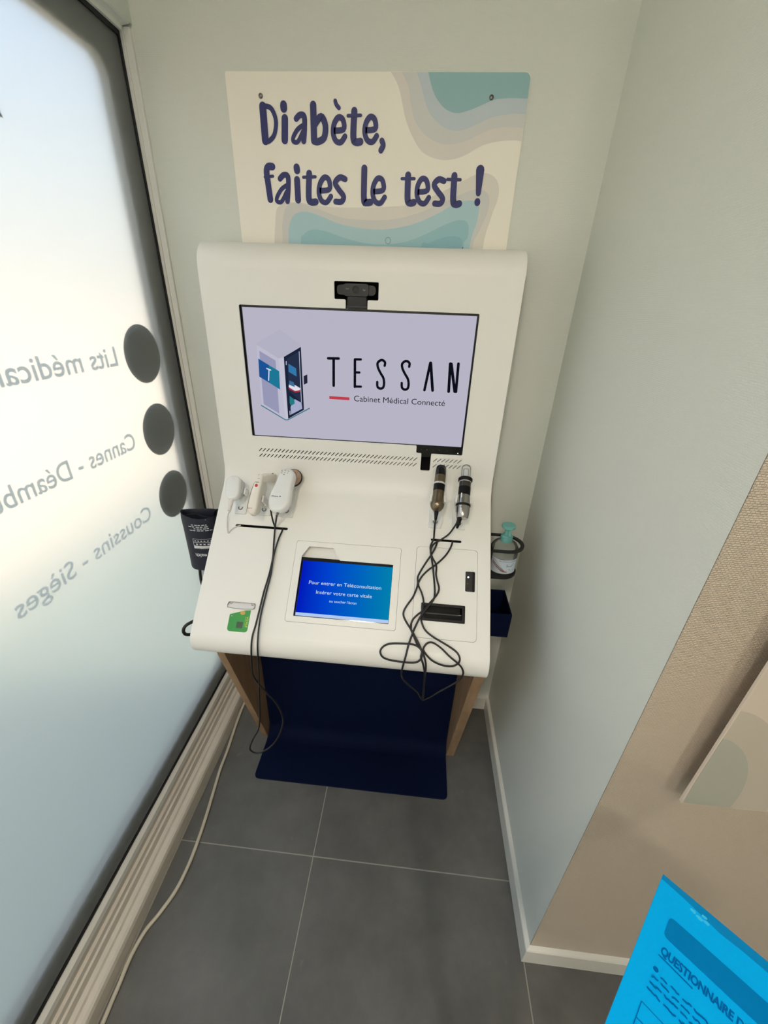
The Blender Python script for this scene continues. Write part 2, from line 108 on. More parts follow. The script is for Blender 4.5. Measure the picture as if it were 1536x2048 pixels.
class MB:
    def __init__(s): s.v = []; s.f = []; s.flat = []
    def add(s, vs_, fs):
        n = len(s.v); s.v += [tuple(p) for p in vs_]; s.f += [tuple(i + n for i in f) for f in fs]; return s
    def box(s, x0, y0, z0, x1, y1, z1):
        return s.add([(x0, y0, z0), (x1, y0, z0), (x1, y1, z0), (x0, y1, z0), (x0, y0, z1), (x1, y0, z1), (x1, y1, z1), (x0, y1, z1)],
                     [(0, 3, 2, 1), (4, 5, 6, 7), (0, 1, 5, 4), (1, 2, 6, 5), (2, 3, 7, 6), (3, 0, 4, 7)])
    def prism(s, loops, h0, h1, M):
        if not isinstance(loops[0][0], (tuple, list)): loops = [loops]
        pts = [p for l in loops for p in l]
        tri = tessellate_polygon([[Vector((p[0], p[1], 0)) for p in l] for l in loops])
        n = len(pts)
        vs_ = [M(p[0], p[1], h1) for p in pts] + [M(p[0], p[1], h0) for p in pts]
        fs = []
        for t in tri:
            a, b, c = (pts[i] for i in t)
            ar = (b[0] - a[0]) * (c[1] - a[1]) - (c[0] - a[0]) * (b[1] - a[1])
            if abs(ar) < 1e-14: continue
            t = tuple(t) if ar > 0 else tuple(reversed(t))
            fs.append(t); fs.append(tuple(i + n for i in reversed(t)))
        k = 0
        for l in loops:
            L = len(l)
            for i in range(L):
                a = k + i; b = k + (i + 1) % L
                fs.append((a, a + n, b + n, b))
            k += L
        return s.add(vs_, fs)
    def stroke(s, pts, h0, h1, M, curve=True):
        """a flat ribbon with round ends along (a, b, width) points"""
        P = smooth_path(pts, 5) if (curve and len(pts) > 2) else [tuple(p) for p in pts]
        L = []; R = []
        n = len(P)
        for i in range(n):
            p0 = P[max(i - 1, 0)]; p1 = P[min(i + 1, n - 1)]
            dx, dy = p1[0] - p0[0], p1[1] - p0[1]; d = math.hypot(dx, dy) or 1e-9
            nx, ny = -dy / d, dx / d; w = P[i][2] / 2
            L.append((P[i][0] + nx * w, P[i][1] + ny * w)); R.append((P[i][0] - nx * w, P[i][1] - ny * w))
        s.ns = getattr(s, 'ns', 0) + 1; h1 = h1 + 0.00008 * (s.ns % 12)
        vs_ = [M(*p, h1) for p in L] + [M(*p, h1) for p in R]
        fs = [(i, i + n, i + n + 1, i + 1) for i in range(n - 1)]
        s.add(vs_, fs)
        for (p, q) in ((P[0], P[1]), (P[-1], P[-2])):
            w = p[2] / 2
            if w > 0.0004:
                a0 = math.atan2(p[1] - q[1], p[0] - q[0])
                ring = [(p[0] + w * math.cos(a0 + t), p[1] + w * math.sin(a0 + t)) for t in [(-0.5 + k / 6) * math.pi for k in range(7)]]
                s.add([M(*r_, h1 - 0.00004) for r_ in ring], [tuple(range(7))])
        return s
    def tube(s, pts, r, sides=8, k=4, closed=False):
        P = [Vector(p) for p in (smooth_path(pts, k) if k > 1 else pts)]
        rr = r if callable(r) else (lambda t: r)
        n = len(P); vs_ = []; up = None
        for i in range(n):
            t = (P[min(i + 1, n - 1)] - P[max(i - 1, 0)]).normalized()
            if up is None: up = t.orthogonal().normalized()
            up = (up - t * up.dot(t)); up = up.normalized() if up.length > 1e-6 else t.orthogonal().normalized()
            w = t.cross(up); q = rr(i / max(n - 1, 1))
            for j in range(sides):
                a = 2 * math.pi * j / sides
                vs_.append(P[i] + (up * math.cos(a) + w * math.sin(a)) * q)
        fs = []
        for i in range(n - 1):
            for j in range(sides):
                a = i * sides + j; b = i * sides + (j + 1) % sides
                fs.append((a, b, b + sides, a + sides))
        fs.append(tuple(reversed(range(sides)))); fs.append(tuple(range((n - 1) * sides, n * sides)))
        return s.add(vs_, fs)
    def loft(s, rings, cap0=True, cap1=True):
        m = len(rings[0]); vs_ = [p for r in rings for p in r]; fs = []
        for i in range(len(rings) - 1):
            for j in range(m):
                a = i * m + j; b = i * m + (j + 1) % m
                fs.append((a, b, b + m, a + m))
        if cap0: fs.append(tuple(reversed(range(m))))
        if cap1: fs.append(tuple(range((len(rings) - 1) * m, len(rings) * m)))
        return s.add(vs_, fs)
    def lathe(s, prof, A, B, U=None, n=28):
        """profile (t metres along A->B, r)"""
        A = Vector(A); D = (Vector(B) - A).normalized(); u = D.orthogonal().normalized(); w = D.cross(u)
        rings = []
        for t, r in prof:
            c = A + D * t
            rings.append([c + (u * math.cos(2 * math.pi * j / n) + w * math.sin(2 * math.pi * j / n)) * r for j in range(n)])
        return s.loft(rings, prof[0][1] > 1e-5 or True, True)
    def build(s, name, parent=None, m=None, smooth=None, label=None, bevel=None, recalc=True):
        me = bpy.data.meshes.new(name); me.from_pydata(s.v, [], s.f); me.update()
        if recalc:
            bm = bmesh.new(); bm.from_mesh(me)
            bmesh.ops.recalc_face_normals(bm, faces=bm.faces); bm.to_mesh(me); bm.free()
        return new_obj(name, me, parent, m, smooth, label, bevel)

def smooth_path(pts, k):
    """Catmull-Rom through points of any dimension"""
    P = [tuple(p) for p in pts]; n = len(P)
    if n < 3 or k < 2: return P
    out = []
    for i in range(n - 1):
        p0 = P[max(i - 1, 0)]; p1 = P[i]; p2 = P[i + 1]; p3 = P[min(i + 2, n - 1)]
        for j in range(k):
            t = j / k
            out.append(tuple(0.5 * (2 * b + (c - a) * t + (2 * a - 5 * b + 4 * c - d) * t * t + (-a + 3 * b - 3 * c + d) * t ** 3)
                             for a, b, c, d in zip(p0, p1, p2, p3)))
    out.append(P[-1])
    return out

def smooth_loop(pts, k=4):
    P = [tuple(p) for p in pts]; n = len(P); out = []
    for i in range(n):
        p0, p1, p2, p3 = P[i - 1], P[i], P[(i + 1) % n], P[(i + 2) % n]
        for j in range(k):
            t = j / k
            out.append(tuple(0.5 * (2 * b + (c - a) * t + (2 * a - 5 * b + 4 * c - d) * t * t + (-a + 3 * b - 3 * c + d) * t ** 3)
                             for a, b, c, d in zip(p0, p1, p2, p3)))
    return out

def rrect(x0, y0, x1, y1, r, n=5):
    r = max(min(r, (x1 - x0) / 2 - 1e-5, (y1 - y0) / 2 - 1e-5), 1e-5)
    out = []
    for cx, cy, a in ((x1 - r, y0 + r, -90), (x1 - r, y1 - r, 0), (x0 + r, y1 - r, 90), (x0 + r, y0 + r, 180)):
        for k in range(n + 1):
            t = math.radians(a + 90 * k / n); out.append((cx + r * math.cos(t), cy + r * math.sin(t)))
    return out

def fillet(pts, r, n=4):
    out = []; N = len(pts)
    for i in range(N):
        p = Vector(pts[i]); a = Vector(pts[i - 1]); b = Vector(pts[(i + 1) % N])
        rr = r[i] if isinstance(r, (list, tuple)) else r
        da = (a - p); db = (b - p)
        if rr < 1e-6 or da.length < 1e-6 or db.length < 1e-6: out.append(tuple(p)); continue
        t = min(rr, da.length * .45, db.length * .45)
        A = p + da.normalized() * t; B = p + db.normalized() * t
        for k in range(n + 1):
            u = k / n
            q = A * (1 - u) ** 2 + p * 2 * u * (1 - u) + B * u * u
            out.append((q.x, q.y))
    return out

def circle(cx, cy, r, n=24, ry=None):
    return [(cx + r * math.cos(2 * math.pi * k / n), cy + (ry or r) * math.sin(2 * math.pi * k / n)) for k in range(n)]

def clip_rect(poly, x0, y0, x1, y1):
    def cl(P, f, inter):
        out = []
        for i in range(len(P)):
            a, b = P[i - 1], P[i]
            if f(b):
                if not f(a): out.append(inter(a, b))
                out.append(b)
            elif f(a): out.append(inter(a, b))
        return out
    def ix(v): return lambda a, b: (v, a[1] + (b[1] - a[1]) * (v - a[0]) / (b[0] - a[0]))
    def iy(v): return lambda a, b: (a[0] + (b[0] - a[0]) * (v - a[1]) / (b[1] - a[1]), v)
    P = [tuple(p[:2]) for p in poly]
    P = cl(P, lambda p: p[0] >= x0, ix(x0)); P = cl(P, lambda p: p[0] <= x1, ix(x1))
    P = cl(P, lambda p: p[1] >= y0, iy(y0)); P = cl(P, lambda p: p[1] <= y1, iy(y1))
    return P

def text_mesh(body, bold=0.0):
    cu = bpy.data.curves.new('t', 'FONT'); cu.body = body; cu.size = 1.0; cu.resolution_u = 4; cu.offset = bold
    o = bpy.data.objects.new('t', cu); COL.objects.link(o)
    dg = bpy.context.evaluated_depsgraph_get()
    me = bpy.data.meshes.new_from_object(o.evaluated_get(dg))
    v = [tuple(p.co) for p in me.vertices]; f = [tuple(p.vertices) for p in me.polygons]
    bpy.data.objects.remove(o); bpy.data.curves.remove(cu); bpy.data.meshes.remove(me)
    return v, f

def lettering(name, body, M, a0, b0, width, cap, h, m, parent, bold=0.0, fit=None, mb=None):
    """text whose width (of the substring `fit`) and capital height are given; M maps (a, b, h) to the world"""
    v, f = text_mesh(body, bold)
    w = [p[0] for p in text_mesh(fit, bold)[0]] if fit else [p[0] for p in v]
    x0 = min(p[0] for p in v); sx = width / (max(w) - min(w))
    H = [p[1] for p in text_mesh('H', bold)[0]]; sy = cap / (max(H) - min(H))
    b = mb or MB()
    b.add([M(a0 + (p[0] - x0) * sx, b0 + p[1] * sy, h) for p in v], f)
    return b if mb else b.build(name, parent, m, recalc=False)

def plain(x, y, z): return (x, y, z)

# ================================================================== materials
def wall_material(name, rgb, relief):
    """painted glass-fibre wallpaper: rows of little raised threads"""
    m = bpy.data.materials.new(name); m.use_nodes = True
    nt = m.node_tree; b = nt.nodes['Principled BSDF']
    b.inputs['Base Color'].default_value = lin(rgb); b.inputs['Roughness'].default_value = 0.45
    b.inputs['Specular IOR Level'].default_value = 0.35
    tc = nt.nodes.new('ShaderNodeTexCoord'); sp = nt.nodes.new('ShaderNodeSeparateXYZ')
    nt.links.new(tc.outputs['Object'], sp.inputs[0])
    ad = nt.nodes.new('ShaderNodeMath'); ad.operation = 'ADD'
    nt.links.new(sp.outputs['X'], ad.inputs[0]); nt.links.new(sp.outputs['Y'], ad.inputs[1])
    cb = nt.nodes.new('ShaderNodeCombineXYZ'); nt.links.new(ad.outputs[0], cb.inputs[0]); nt.links.new(sp.outputs['Z'], cb.inputs[1])
    nz = nt.nodes.new('ShaderNodeTexNoise'); nz.inputs['Scale'].default_value = 120
    nt.links.new(tc.outputs['Object'], nz.inputs['Vector'])
    mx = nt.nodes.new('ShaderNodeMixRGB'); mx.blend_type = 'LINEAR_LIGHT'; mx.inputs[0].default_value = 0.0012
    nt.links.new(cb.outputs[0], mx.inputs[1]); nt.links.new(nz.outputs['Color'], mx.inputs[2])
    br = nt.nodes.new('ShaderNodeTexBrick'); br.inputs['Scale'].default_value = 1.0
    br.inputs['Brick Width'].default_value = 0.0052; br.inputs['Row Height'].default_value = 0.0030
    br.inputs['Mortar Size'].default_value = 0.0008; br.inputs['Mortar Smooth'].default_value = 1.0
    br.inputs['Color1'].default_value = (1, 1, 1, 1); br.inputs['Color2'].default_value = (.72, .72, .72, 1); br.inputs['Mortar'].default_value = (0, 0, 0, 1)
    nt.links.new(mx.outputs[0], br.inputs['Vector'])
    bp = nt.nodes.new('ShaderNodeBump'); bp.inputs['Strength'].default_value = relief; bp.inputs['Distance'].default_value = 0.0012
    nt.links.new(br.outputs['Color'], bp.inputs['Height']); nt.links.new(bp.outputs[0], b.inputs['Normal'])
    return m

def tile_material():
    m = bpy.data.materials.new('floor_tile_stone'); m.use_nodes = True
    nt = m.node_tree; b = nt.nodes['Principled BSDF']
    tc = nt.nodes.new('ShaderNodeTexCoord')
    n1 = nt.nodes.new('ShaderNodeTexNoise'); n1.inputs['Scale'].default_value = 5; n1.inputs['Detail'].default_value = 9; n1.inputs['Roughness'].default_value = 0.62
    c1 = nt.nodes.new('ShaderNodeValToRGB')
    c1.color_ramp.elements[0].position = 0.3; c1.color_ramp.elements[0].color = lin((82, 82, 80))
    c1.color_ramp.elements[1].position = 0.72; c1.color_ramp.elements[1].color = lin((108, 107, 103))
    n2 = nt.nodes.new('ShaderNodeTexNoise'); n2.inputs['Scale'].default_value = 22; n2.inputs['Detail'].default_value = 4
    c2 = nt.nodes.new('ShaderNodeValToRGB')
    c2.color_ramp.elements[0].position = 0.68; c2.color_ramp.elements[0].color = (0, 0, 0, 1)
    c2.color_ramp.elements[1].position = 0.78; c2.color_ramp.elements[1].color = (0.35, 0.35, 0.35, 1)
    mx = nt.nodes.new('ShaderNodeMixRGB'); mx.inputs[2].default_value = lin((128, 127, 122))
    nt.links.new(tc.outputs['Object'], n1.inputs['Vector']); nt.links.new(tc.outputs['Object'], n2.inputs['Vector'])
    nt.links.new(n1.outputs['Fac'], c1.inputs[0]); nt.links.new(n2.outputs['Fac'], c2.inputs[0])
    nt.links.new(c2.outputs[0], mx.inputs[0]); nt.links.new(c1.outputs[0], mx.inputs[1])
    nt.links.new(mx.outputs[0], b.inputs['Base Color'])
    b.inputs['Roughness'].default_value = 0.5; b.inputs['Specular IOR Level'].default_value = 0.4
    bp = nt.nodes.new('ShaderNodeBump'); bp.inputs['Strength'].default_value = 0.15; bp.inputs['Distance'].default_value = 0.001
    nt.links.new(n1.outputs['Fac'], bp.inputs['Height']); nt.links.new(bp.outputs[0], b.inputs['Normal'])
    return m

def frosted_material():
    m = bpy.data.materials.new('frosted_glass'); m.use_nodes = True
    nt = m.node_tree; nt.nodes.clear()
    o = nt.nodes.new('ShaderNodeOutputMaterial')
    rf = nt.nodes.new('ShaderNodeBsdfGlass'); rf.distribution = 'MULTI_GGX'; rf.inputs['IOR'].default_value = 1.25; rf.inputs['Roughness'].default_value = 0.42
    rf.inputs['Color'].default_value = (0.97, 0.99, 0.985, 1)
    tr = nt.nodes.new('ShaderNodeBsdfTranslucent'); tr.inputs['Color'].default_value = (0.95, 0.98, 0.97, 1)
    df = nt.nodes.new('ShaderNodeBsdfDiffuse'); df.inputs['Color'].default_value = (0.8, 0.82, 0.82, 1)
    gl = nt.nodes.new('ShaderNodeBsdfGlossy'); gl.inputs['Roughness'].default_value = 0.35
    m1 = nt.nodes.new('ShaderNodeMixShader'); m1.inputs[0].default_value = 0.12
    nt.links.new(rf.outputs[0], m1.inputs[1]); nt.links.new(tr.outputs[0], m1.inputs[2])
    m2 = nt.nodes.new('ShaderNodeMixShader'); m2.inputs[0].default_value = 0.08
    nt.links.new(m1.outputs[0], m2.inputs[1]); nt.links.new(df.outputs[0], m2.inputs[2])
    m3 = nt.nodes.new('ShaderNodeMixShader'); m3.inputs[0].default_value = 0.03
    nt.links.new(m2.outputs[0], m3.inputs[1]); nt.links.new(gl.outputs[0], m3.inputs[2])
    nt.links.new(m3.outputs[0], o.inputs['Surface'])
    return m

def film_material(name, rgb):
    """thin translucent vinyl film"""
    m = bpy.data.materials.new(name); m.use_nodes = True; nt = m.node_tree; nt.nodes.clear()
    o = nt.nodes.new('ShaderNodeOutputMaterial'); t = nt.nodes.new('ShaderNodeBsdfTranslucent'); d = nt.nodes.new('ShaderNodeBsdfDiffuse')
    t.inputs[0].default_value = rgb + (1,); d.inputs[0].default_value = rgb + (1,)
    mx = nt.nodes.new('ShaderNodeMixShader'); mx.inputs[0].default_value = 0.35
    nt.links.new(t.outputs[0], mx.inputs[1]); nt.links.new(d.outputs[0], mx.inputs[2]); nt.links.new(mx.outputs[0], o.inputs['Surface'])
    return m

def clear_material(name, tint=(1, 1, 1), body=0.12, rough=0.08):
    m = bpy.data.materials.new(name); m.use_nodes = True
    nt = m.node_tree; nt.nodes.clear()
    o = nt.nodes.new('ShaderNodeOutputMaterial')
    tr = nt.nodes.new('ShaderNodeBsdfTransparent'); tr.inputs['Color'].default_value = tint + (1,)
    gl = nt.nodes.new('ShaderNodeBsdfGlossy'); gl.inputs['Roughness'].default_value = rough
    df = nt.nodes.new('ShaderNodeBsdfDiffuse'); df.inputs['Color'].default_value = (0.85, 0.87, 0.86, 1)
    fr = nt.nodes.new('ShaderNodeFresnel'); fr.inputs['IOR'].default_value = 1.22
    m1 = nt.nodes.new('ShaderNodeMixShader'); m1.inputs[0].default_value = body
    nt.links.new(tr.outputs[0], m1.inputs[1]); nt.links.new(df.outputs[0], m1.inputs[2])
    m2 = nt.nodes.new('ShaderNodeMixShader')
    nt.links.new(fr.outputs[0], m2.inputs[0]); nt.links.new(m1.outputs[0], m2.inputs[1]); nt.links.new(gl.outputs[0], m2.inputs[2])
    nt.links.new(m2.outputs[0], o.inputs['Surface'])
    return m

def emission_material(name, rgb, strength=1.0):
    if name in MATS: return MATS[name]
    m = bpy.data.materials.new(name); m.use_nodes = True; nt = m.node_tree; nt.nodes.clear()
    o = nt.nodes.new('ShaderNodeOutputMaterial'); e_ = nt.nodes.new('ShaderNodeEmission')
    e_.inputs[0].default_value = lin(rgb); e_.inputs[1].default_value = strength * 0.768
    nt.links.new(e_.outputs[0], o.inputs['Surface']); MATS[name] = m
    return m

WALL = wall_material('wall_paint', (222, 226, 217), 0.32); TAUPE = wall_material('taupe_wall', (214, 200, 180), 0.9); TILE = tile_material(); FROST = frosted_material()
CEIL = mat('ceiling_paint', (240, 239, 232), 0.8)
GROUT = mat('grout', (150, 148, 140), 0.85)
SKIRT = mat('skirting_paint', (222, 220, 210), 0.4)
WHITE = mat('white_laminate', (240, 239, 232), 0.42, bump=(900, 0.0002, 0.15))
WPLAST = mat('white_plastic', (232, 233, 230), 0.32)
GPLAST = mat('grey_plastic', (188, 190, 190), 0.4)
CREAM = mat('cream_plastic', (236, 230, 218), 0.3)
BLACK = mat('black_plastic', (10, 10, 11), 0.45, spec=0.25)
GLOSSB = mat('black_gloss', (8, 8, 10), 0.12)
DARK = mat('dark_cavity', (10, 10, 11), 0.8)
CABLE = mat('black_cable', (20, 19, 19), 0.45)
NAVY = mat('navy_metal', (8, 18, 46), 0.75, spec=0.08, bump=(700, 0.0002, 0.2))
WOOD = mat('oak_panel', (156, 128, 98), 0.55, noise=(6, (134, 106, 78), (8, 8, 0.7)))
ALU = mat('aluminium', (212, 206, 196), 0.42)
ALUW = mat('white_frame', (236, 236, 231), 0.35)
DKFRAME = mat('dark_frame', (52, 54, 52), 0.5)
GASKET = mat('rubber_gasket', (10, 10, 12), 0.6)
VINYL = mat('grey_vinyl', (44, 48, 52), 0.7); VTEXT = film_material('pale_vinyl', (0.50, 0.56, 0.56))
BRONZE = mat('bronze_metal', (122, 108, 88), 0.28, metal=0.9)
CHROME = mat('chrome_metal', (170, 165, 160), 0.2, metal=1.0)
STEEL = mat('steel', (120, 120, 118), 0.35, metal=0.9)
RED = mat('red_button', (205, 58, 48), 0.4)
INK = mat('dark_ink', (22, 24, 42), 0.6)

# ================================================================== setting
def struct(o): o['kind'] = 'structure'; return o
XR, YB, YJ = 0.384, 1.204, 0.457          # right wall, back wall, face of the jutting wall
struct(MB().box(-0.745, YB, -0.02, 0.5, YB + 0.12, 2.6).build('wall_back', None, WALL))
b = MB().prism([(XR, YJ + 0.0008), (0.5, 0.574), (0.5, YB), (XR, YB)], -0.02, 2.6, plain); struct(b.build('wall_right', None, WALL))
b = MB().prism([(XR, YJ), (3.0, YJ), (3.0, 0.573), (0.5, 0.573)], -0.02, 2.6, plain); struct(b.build('wall_front', None, TAUPE))  # warmer base colour and stronger relief than the other walls
struct(MB().box(3.0, -2.6, -0.02, 3.12, 0.573, 2.6).build('wall_side', None, WALL))
struct(MB().box(-0.745, -2.72, -0.02, 3.12, -2.6, 2.6).build('wall_rear', None, WALL))
b = MB().box(-0.745, -2.6, 2.035, -0.672, YB, 2.6).box(-0.745, -2.6, -0.02, -0.672, -2.52, 2.035)
struct(b.build('wall_left', None, WALL))
struct(MB().box(-0.745, -2.72, 2.6, 3.12, YB + 0.12, 2.7).build('ceiling', None, CEIL))
def skirting(name, pts):
    # profile with a sloped top edge, along a straight run
    (x0, y0), (x1, y1), (nx, ny), e0, e1 = pts
    t = 0.011; prof = [(0, 0), (t, 0), (t, 0.064), (t - 0.002, 0.067), (0, 0.072)]
    dx, dy = x1 - x0, y1 - y0; L = math.hypot(dx, dy); dx /= L; dy /= L
    r0 = [(x0 + nx * p + dx * e0 * p, y0 + ny * p + dy * e0 * p, z) for p, z in prof]
    r1 = [(x1 + nx * p + dx * e1 * p, y1 + ny * p + dy * e1 * p, z) for p, z in prof]
    struct(MB().loft([r0, r1]).build(name, None, SKIRT))
skirting('baseboard_right', ((XR, YJ), (XR, YB - 0.009), (-1, 0), -1, 0))
skirting('baseboard_front', ((XR, YJ), (2.99, YJ), (0, -1), -1, 0))
skirting('baseboard_back', ((-0.62, YB), (XR, YB), (0, -1), 0, 0))
# floor: grout bed with every tile a piece of its own
floor = struct(MB().box(-0.745, -2.72, -0.08, 3.12, YB + 0.12, -0.0012).build('floor', None, GROUT))
TX = [-0.82 + 0.6 * k for k in range(7)]; TY = [-2.987 + 0.6 * k for k in range(8)]
def floor_tile(x0, y0, x1, y1):
    g = 0.0016
    if x1 - x0 < 0.02 or y1 - y0 < 0.02: return
    b = MB().box(x0 + g, y0 + g, -0.009, x1 - g, y1 - g, 0.0)
    b.build('floor_tile', floor, TILE, bevel=0.0008)
for ix in range(7):
    for iy in range(8):
        x0, x1 = max(TX[ix], -0.64), min(TX[ix] + 0.6, 2.99)
        y0, y1 = max(TY[iy], -2.59), min(TY[iy] + 0.6, YB - 0.004)
        if y1 <= y0: continue
        if x1 <= 0.385 + 1e-6: floor_tile(x0, y0, min(x1, XR - 0.004), y1)
        elif y0 < YJ: floor_tile(x0, y0, x1, min(y1, YJ - 0.004))
# ------------------------------------------------------------------ window on the left
WX = -0.7005
def G(y, z, h): return (WX + h, y, z)                       # pane plane, h towards the room
window = struct(MB().box(WX - 0.008, -2.50, 0.150, WX, 1.192, 2.026).build('window_1', None, FROST, label=None))
window['label'] = 'large frosted shop window pane on the left side'
b = MB().prism([rrect(-2.52, 0.14, 1.196, 2.03, 0.004), rrect(-2.44, 0.226, 1.132, 1.958, 0.035)], -0.032, -0.0095, G)
b.build('frame', window, DKFRAME)
b = MB().prism([rrect(-2.51, 0.163, 1.192, 2.022, 0.002), rrect(-2.50, 0.171, 1.1865, 2.013, 0.004)], -0.001, 0.004, G)
b.build('gasket', window, GASKET)
# jamb, head and sill profiles
def run(name, prof, y0, y1, m, parent=window):
    b = MB().loft([[(x, y0, z) for x, z in prof], [(x, y1, z) for x, z in prof]]); return b.build(name, parent, m, bevel=0.0008)
b = MB().box(WX - 0.005, 1.1925, 0.12, -0.690, YB, 2.03).box(-0.690, 1.197, 0.12, -0.676, YB, 2.03)
b.build('jamb', window, ALUW, bevel=0.001)
run('head_rail', [(WX - 0.005, 2.022), (-0.690, 2.022), (-0.690, 2.031), (-0.676, 2.033), (-0.672, 2.035), (WX - 0.005, 2.035)], -2.52, YB - 0.008, ALUW)
run('glazing_bead', [(WX - 0.02, 0.1285), (-0.6895, 0.1285), (-0.6895, 0.1470), (WX, 0.1635), (WX - 0.02, 0.1635)], -2.52, YB - 0.001, ALUW)
run('sill', [(WX - 0.05, 0.0), (-0.643, 0.0), (-0.643, 0.040), (-0.646, 0.050), (-0.652, 0.0545), (-0.664, 0.0550), (-0.667, 0.062), (-0.677, 0.066),
             (-0.6785, 0.086), (-0.684, 0.088), (-0.685, 0.103), (-0.693, 0.106), (-0.694, 0.124), (-0.698, 0.1275), (WX - 0.05, 0.1275)], -2.52, YB - 0.001, ALU)
# vinyl marks stuck on the outside of the pane
def Gout(y, z, h): return (WX - 0.0081 - h, y, z)
for cz in (1.381, 1.186, 0.991):
    MB().prism(circle(1.046, cz, 0.070, 40), 0.0, 0.0004, Gout).build('dot_decal', window, VINYL)
def Gtext(a, bb, h): return (WX - 0.0082 - h, -a, bb)           # reads from the street side
lettering('lettering', 'Lits médicalisés', Gtext, -0.948, 1.366, 0.286, 0.042, 0.0003, VTEXT, window, bold=0.012, fit='Lits médica')
lettering('lettering', 'Cannes - Déambulateurs', Gtext, -0.938, 1.168, 0.243, 0.041, 0.0003, VTEXT, window, bold=0.010, fit='Cannes - D')
lettering('lettering', 'Coussins - Sièges', Gtext, -0.930, 0.970, 0.213, 0.041, 0.0003, VTEXT, window, bold=0.010, fit='Coussins')
MB().prism([(0.822, 1.764), (0.795, 1.764), (0.755, 1.90), (0.778, 1.90)], 0, 0.0004, Gout).build('lettering', window, VINYL)
# outside: pavement, and a forecourt with sunlit warmth put into its colour
struct(MB().box(-2.4, -12, -0.25, -0.76, 14, -0.05).build('pavement', None, mat('pavement_stone', (142, 148, 136), 0.9)))
struct(MB().box(-30, -25, -0.25, -2.4, 30, -0.07).build('forecourt', None, mat('forecourt_sunlit', (230, 206, 180), 0.9)))

# ================================================================== kiosk
XL, XK = -0.5525, 0.2275
KY, KZ = 0.95, 0.0
kiosk = empty('medical_kiosk', (-0.1625, 0.95, 0.0), 'white medical consultation kiosk with screen and sloping desk on navy base', 'kiosk')
PROF = [(.850, .646)]
def arc(cy, cz, r, a0, a1, n): return [(cy + r * math.cos(math.radians(a0 + (a1 - a0) * k / (n - 1))), cz + r * math.sin(math.radians(a0 + (a1 - a0) * k / (n - 1)))) for k in range(n)]
PROF += arc(.802, .696, .05, 270, 135, 19)
PROF += arc(.98411049, 1.09053185, .10, -45.0, -1.49834, 13)
PROF += arc(1.155, 1.582, .058, 180 - 1.49834, 90, 13) + [(1.19, 1.640)]
SS = [0.0]
for i in range(1, len(PROF)): SS.append(SS[-1] + math.hypot(PROF[i][0] - PROF[i - 1][0], PROF[i][1] - PROF[i - 1][1]))
TT = []
for i in range(len(PROF)):
    a = PROF[max(i - 1, 0)]; c = PROF[min(i + 1, len(PROF) - 1)]
    if i in (19, 33 - 1 + 0): pass
    d = math.hypot(c[0] - a[0], c[1] - a[1]); TT.append(((c[0] - a[0]) / d, (c[1] - a[1]) / d))
# exact tangents where straight runs meet the bends
q = math.sqrt(.5); up_t = (math.sin(math.radians(1.49834)), math.cos(math.radians(1.49834)))
TT[19] = (q, q); TT[20] = (q, q); TT[32] = up_t; TT[33] = up_t; TT[0] = (-1, 0); TT[1] = (-1, 0); TT[45] = (1, 0); TT[46] = (1, 0)
S_LOW0, S_LOW1, S_UP0, S_UP1 = SS[19], SS[20], SS[32], SS[33]
def K(x, s, h):
    """kiosk front skin: x across, s up along the skin, h out of it"""
    s = min(max(s, 0.0), SS[-1])
    i = 0
    while i < len(SS) - 2 and SS[i + 1] < s: i += 1
    t = (s - SS[i]) / (SS[i + 1] - SS[i])
    y = PROF[i][0] + (PROF[i + 1][0] - PROF[i][0]) * t; z = PROF[i][1] + (PROF[i + 1][1] - PROF[i][1]) * t
    ty = TT[i][0] * (1 - t) + TT[i + 1][0] * t; tz = TT[i][1] * (1 - t) + TT[i + 1][1] * t
    d = math.hypot(ty, tz)
    return (x, y - tz / d * h, z + ty / d * h)
def Lo(x, s, h):
    """plane of the sloping desk, carried on straight"""
    y0, z0 = PROF[19]; t = s - S_LOW0
    return (x, y0 + t * q - h * q, z0 + t * q + h * q)

TH = 0.004
MON = fillet([(-0.4600, 0.7330), (0.0068, 0.7330), (0.0068, 0.7120), (0.0216, 0.7120), (0.0216, 0.6616), (0.0484, 0.6616), (0.0484, 0.7120),
              (0.1340, 0.7120), (0.1340, 1.0650), (-0.1368, 1.0650), (-0.1368, 1.0850), (-0.1108, 1.0850), (-0.1108, 1.1235),
              (-0.2182, 1.1235), (-0.2182, 1.0850), (-0.1908, 1.0850), (-0.1908, 1.0650), (-0.4600, 1.0650)],
             [.004] * 9 + [.0001, .003, .003, .003, .003, .003, .003, .0001, .004])
def slot(xa, sa, xb, sb, w, n=4):
    a = math.atan2(sb - sa, xb - xa); r = w / 2; out = []
    for (cx, cy, st) in ((xb, sb, a - math.pi / 2), (xa, sa, a + math.pi / 2)):
        for k in range(n + 1):
            t = st + math.pi * k / n; out.append((cx + r * math.cos(t), cy + r * math.sin(t)))
    return out
vents = []
for k in range(41): vents += [(-0.4440 + 0.01112 * k, 0.6892), (-0.4443 + 0.01112 * k, 0.6730)]
for k in range(7): vents += [(0.0567 + 0.0112 * k, 0.6900), (0.0567 + 0.0112 * k, 0.6736)]
up_holes = [MON] + [slot(x, s, x + 0.0092, s + 0.0088, 0.0023, 3) for x, s in vents]
SL1 = slot(-0.4885, 0.4609, -0.3435, 0.4609, 0.0076); SL2 = slot(0.0672, 0.4612, 0.1452, 0.4612, 0.0070)
TP = (-0.3080, 0.2101, -0.0148, 0.4302); RP = (0.0268, 0.1990, 0.1938, 0.4398)
SCOOP = rrect(-0.4660, 0.2345, -0.3935, 0.2478, 0.003)
